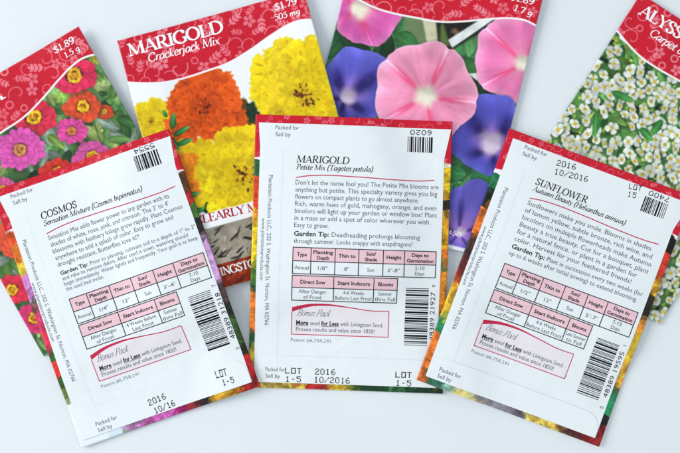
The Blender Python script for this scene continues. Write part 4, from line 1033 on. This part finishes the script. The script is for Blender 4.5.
def build_front(key, painter, seed):
    p = PK[key]
    root = empty('seed_packet', p, LABELS[key], 'seed packets lying face up')
    a = Art(p, 2.6); painter(a); soften(a, (slice(None), slice(None)), 2); hd = paint_header(a, seed); worn_edges(a); pouch(p, a, root, hd)
    E = 0.00005
    def L(name, items, mat=M_WHITEINK):
        k = Ink()
        for (s_, x0, y0, x1, y1, cap, kw) in items:
            u, v = loc(p, x0, y0); u2, v2 = loc(p, x1, y1)
            serif(k, s_, u, v, cap, math.hypot(u2 - u, v2 - v), ang=math.degrees(math.atan2(v2 - v, u2 - u)), **kw)
        k.build(name, p, E, mat, root)
    big = dict(fat=.225, thin=.08); mid = dict(fat=.15, thin=.07, shear=.2); num = dict(fat=.18, thin=.085, shear=.1)
    if key == 'marigold':
        L('title_lettering', [('MARIGOLD', 129.5, 56.4, 224, 31.4, 12.6, big)])
        L('variety_lettering', [('Crackerjack Mix', 148.6, 62.2, 219.5, 43.6, 8.4, mid)])
        L('price_lettering', [('$1.79', 275, 11.0, 297.5, 4.2, 6.8, num)])
        L('weight_lettering', [('505 mg', 274.6, 20.8, 300.5, 14.4, 5.8, num)])
        L('slogan_lettering', [('CLEARLY M', 196.8, 224.8, 258.5, 210.0, 8.2, dict(fat=.2, thin=.07))], M_REDINK)
        L('maker_lettering', [('LIVINGSTON', 207.2, 279.6, 262.7, 264.5, 8.0, dict(fat=.2, thin=.075))])
    if key == 'zinnia':
        L('title_lettering', [('ZINNIA', -66, 138, 5, 98.5, 12.6, big)])
        L('price_lettering', [('$1.89', 56, 54.6, 76.6, 43.4, 6.6, num)])
        L('weight_lettering', [('1.5 g', 66.6, 59.2, 81.5, 51.0, 5.6, num)])
    if key == 'glory':
        L('price_lettering', [('$1.89', 509.5, .2, 533, 5.6, 6.6, num)])
        L('weight_lettering', [('1.7 g', 512.6, 10.6, 531, 16.8, 6.0, num)])
        L('coverage_lettering', [('450', 446.6, 233.6, 460, 236.8, 4.6, num)])
    if key == 'alyssum':
        L('title_lettering', [('ALYSSUM', 638.0, 14.4, 701, 53.5, 11.6, big)])
        L('variety_lettering', [('Carpet of Snow', 648.4, 35.2, 705, 71, 8.0, mid)])
    return root

build_front('zinnia', art_zinnia, 5)
build_front('glory', art_glory, 6)
build_front('alyssum', art_alyssum, 7)
build_front('marigold', art_marigold, 8)
build_back('petite'); build_back('cosmos'); build_back('sunflower')

# ------------------------------------------------------------------ the white table
def table():
    m, nt, b = new_mat('white_table_paint'); N = nt.nodes; L = nt.links
    tc = N.new('ShaderNodeTexCoord')
    nz = N.new('ShaderNodeTexNoise'); nz.inputs['Scale'].default_value = 14; nz.inputs['Detail'].default_value = 6
    L.new(tc.outputs['Object'], nz.inputs['Vector'])
    rp = N.new('ShaderNodeValToRGB'); rp.color_ramp.elements[0].position = .3; rp.color_ramp.elements[1].position = .72
    rp.color_ramp.elements[0].color = (*srgb((226, 230, 234)), 1); rp.color_ramp.elements[1].color = (*srgb((231, 235, 238)), 1)
    L.new(nz.outputs['Fac'], rp.inputs['Fac'])
    vo = N.new('ShaderNodeTexVoronoi'); vo.inputs['Scale'].default_value = 26; L.new(tc.outputs['Object'], vo.inputs['Vector'])
    sp = N.new('ShaderNodeMapRange'); sp.inputs['From Min'].default_value = .012; sp.inputs['From Max'].default_value = .022; sp.inputs['To Min'].default_value = .75; sp.inputs['To Max'].default_value = 0
    L.new(vo.outputs['Distance'], sp.inputs['Value'])
    mx = N.new('ShaderNodeMix'); mx.data_type = 'RGBA'; mx.inputs[7].default_value = (*srgb((168, 172, 178)), 1)
    L.new(sp.outputs['Result'], mx.inputs['Factor']); L.new(rp.outputs['Color'], mx.inputs[6]); L.new(mx.outputs[2], b.inputs['Base Color'])
    b.inputs['Roughness'].default_value = .45; b.inputs['Specular IOR Level'].default_value = .3
    n2 = N.new('ShaderNodeTexNoise'); n2.inputs['Scale'].default_value = 420; n2.inputs['Detail'].default_value = 3; L.new(tc.outputs['Object'], n2.inputs['Vector'])
    bp = N.new('ShaderNodeBump'); bp.inputs['Strength'].default_value = .05; bp.inputs['Distance'].default_value = .0003
    L.new(n2.outputs['Fac'], bp.inputs['Height']); L.new(bp.outputs['Normal'], b.inputs['Normal'])
    w, d, h, e = .8, .6, .03, .004
    prof = [(0, -h), (0, -e), (e * .3, -e * .3), (e, 0)]
    v = []; f = []
    for ins, z in prof:
        v += [(-w + ins, -d + ins, z), (w - ins, -d + ins, z), (w - ins, d - ins, z), (-w + ins, d - ins, z)]
    for k in range(3):
        for i in range(4): f.append((4 * k + i, 4 * k + (i + 1) % 4, 4 * k + 4 + (i + 1) % 4, 4 * k + 4 + i))
    f.append((12, 13, 14, 15)); f.append((3, 2, 1, 0))
    o = link('table_top', v, f, m); o['kind'] = 'structure'
table()

# ------------------------------------------------------------------ light, camera
w = bpy.data.worlds.new('World'); SC.world = w; w.use_nodes = True
bg = w.node_tree.nodes['Background']; bg.inputs['Color'].default_value = (.865, .945, .995, 1); bg.inputs['Strength'].default_value = .75
def lamp(name, loc_, target, size, sy, power, col):
    ld = bpy.data.lights.new(name, 'AREA'); ld.shape = 'RECTANGLE'; ld.size = size; ld.size_y = sy; ld.energy = power; ld.color = col
    o = bpy.data.objects.new(name, ld); COL.objects.link(o); o.location = loc_
    d = np.array(target, float) - np.array(loc_, float)
    import mathutils
    o.rotation_euler = mathutils.Vector(d).to_track_quat('-Z', 'Y').to_euler()
lamp('window_light', (-1.55, .35, 1.0), (0.0, 0, 0), .9, 1.0, 24.5, (.975, .985, .995))

cd = bpy.data.cameras.new('camera'); cam = bpy.data.objects.new('camera', cd); COL.objects.link(cam)
cam.location = (0, 0, CAM_H); cam.rotation_euler = (0, 0, 0)
cd.sensor_width = 36; cd.lens = 36 * CAM_H / (680 * U); cd.clip_start = .01; cd.clip_end = 20
cd.dof.use_dof = True; cd.dof.focus_distance = CAM_H - .005; cd.dof.aperture_fstop = 2.6
SC.camera = cam
SC.view_settings.view_transform = 'Standard'; SC.view_settings.look = 'None'; SC.view_settings.exposure = 0; SC.view_settings.gamma = 1
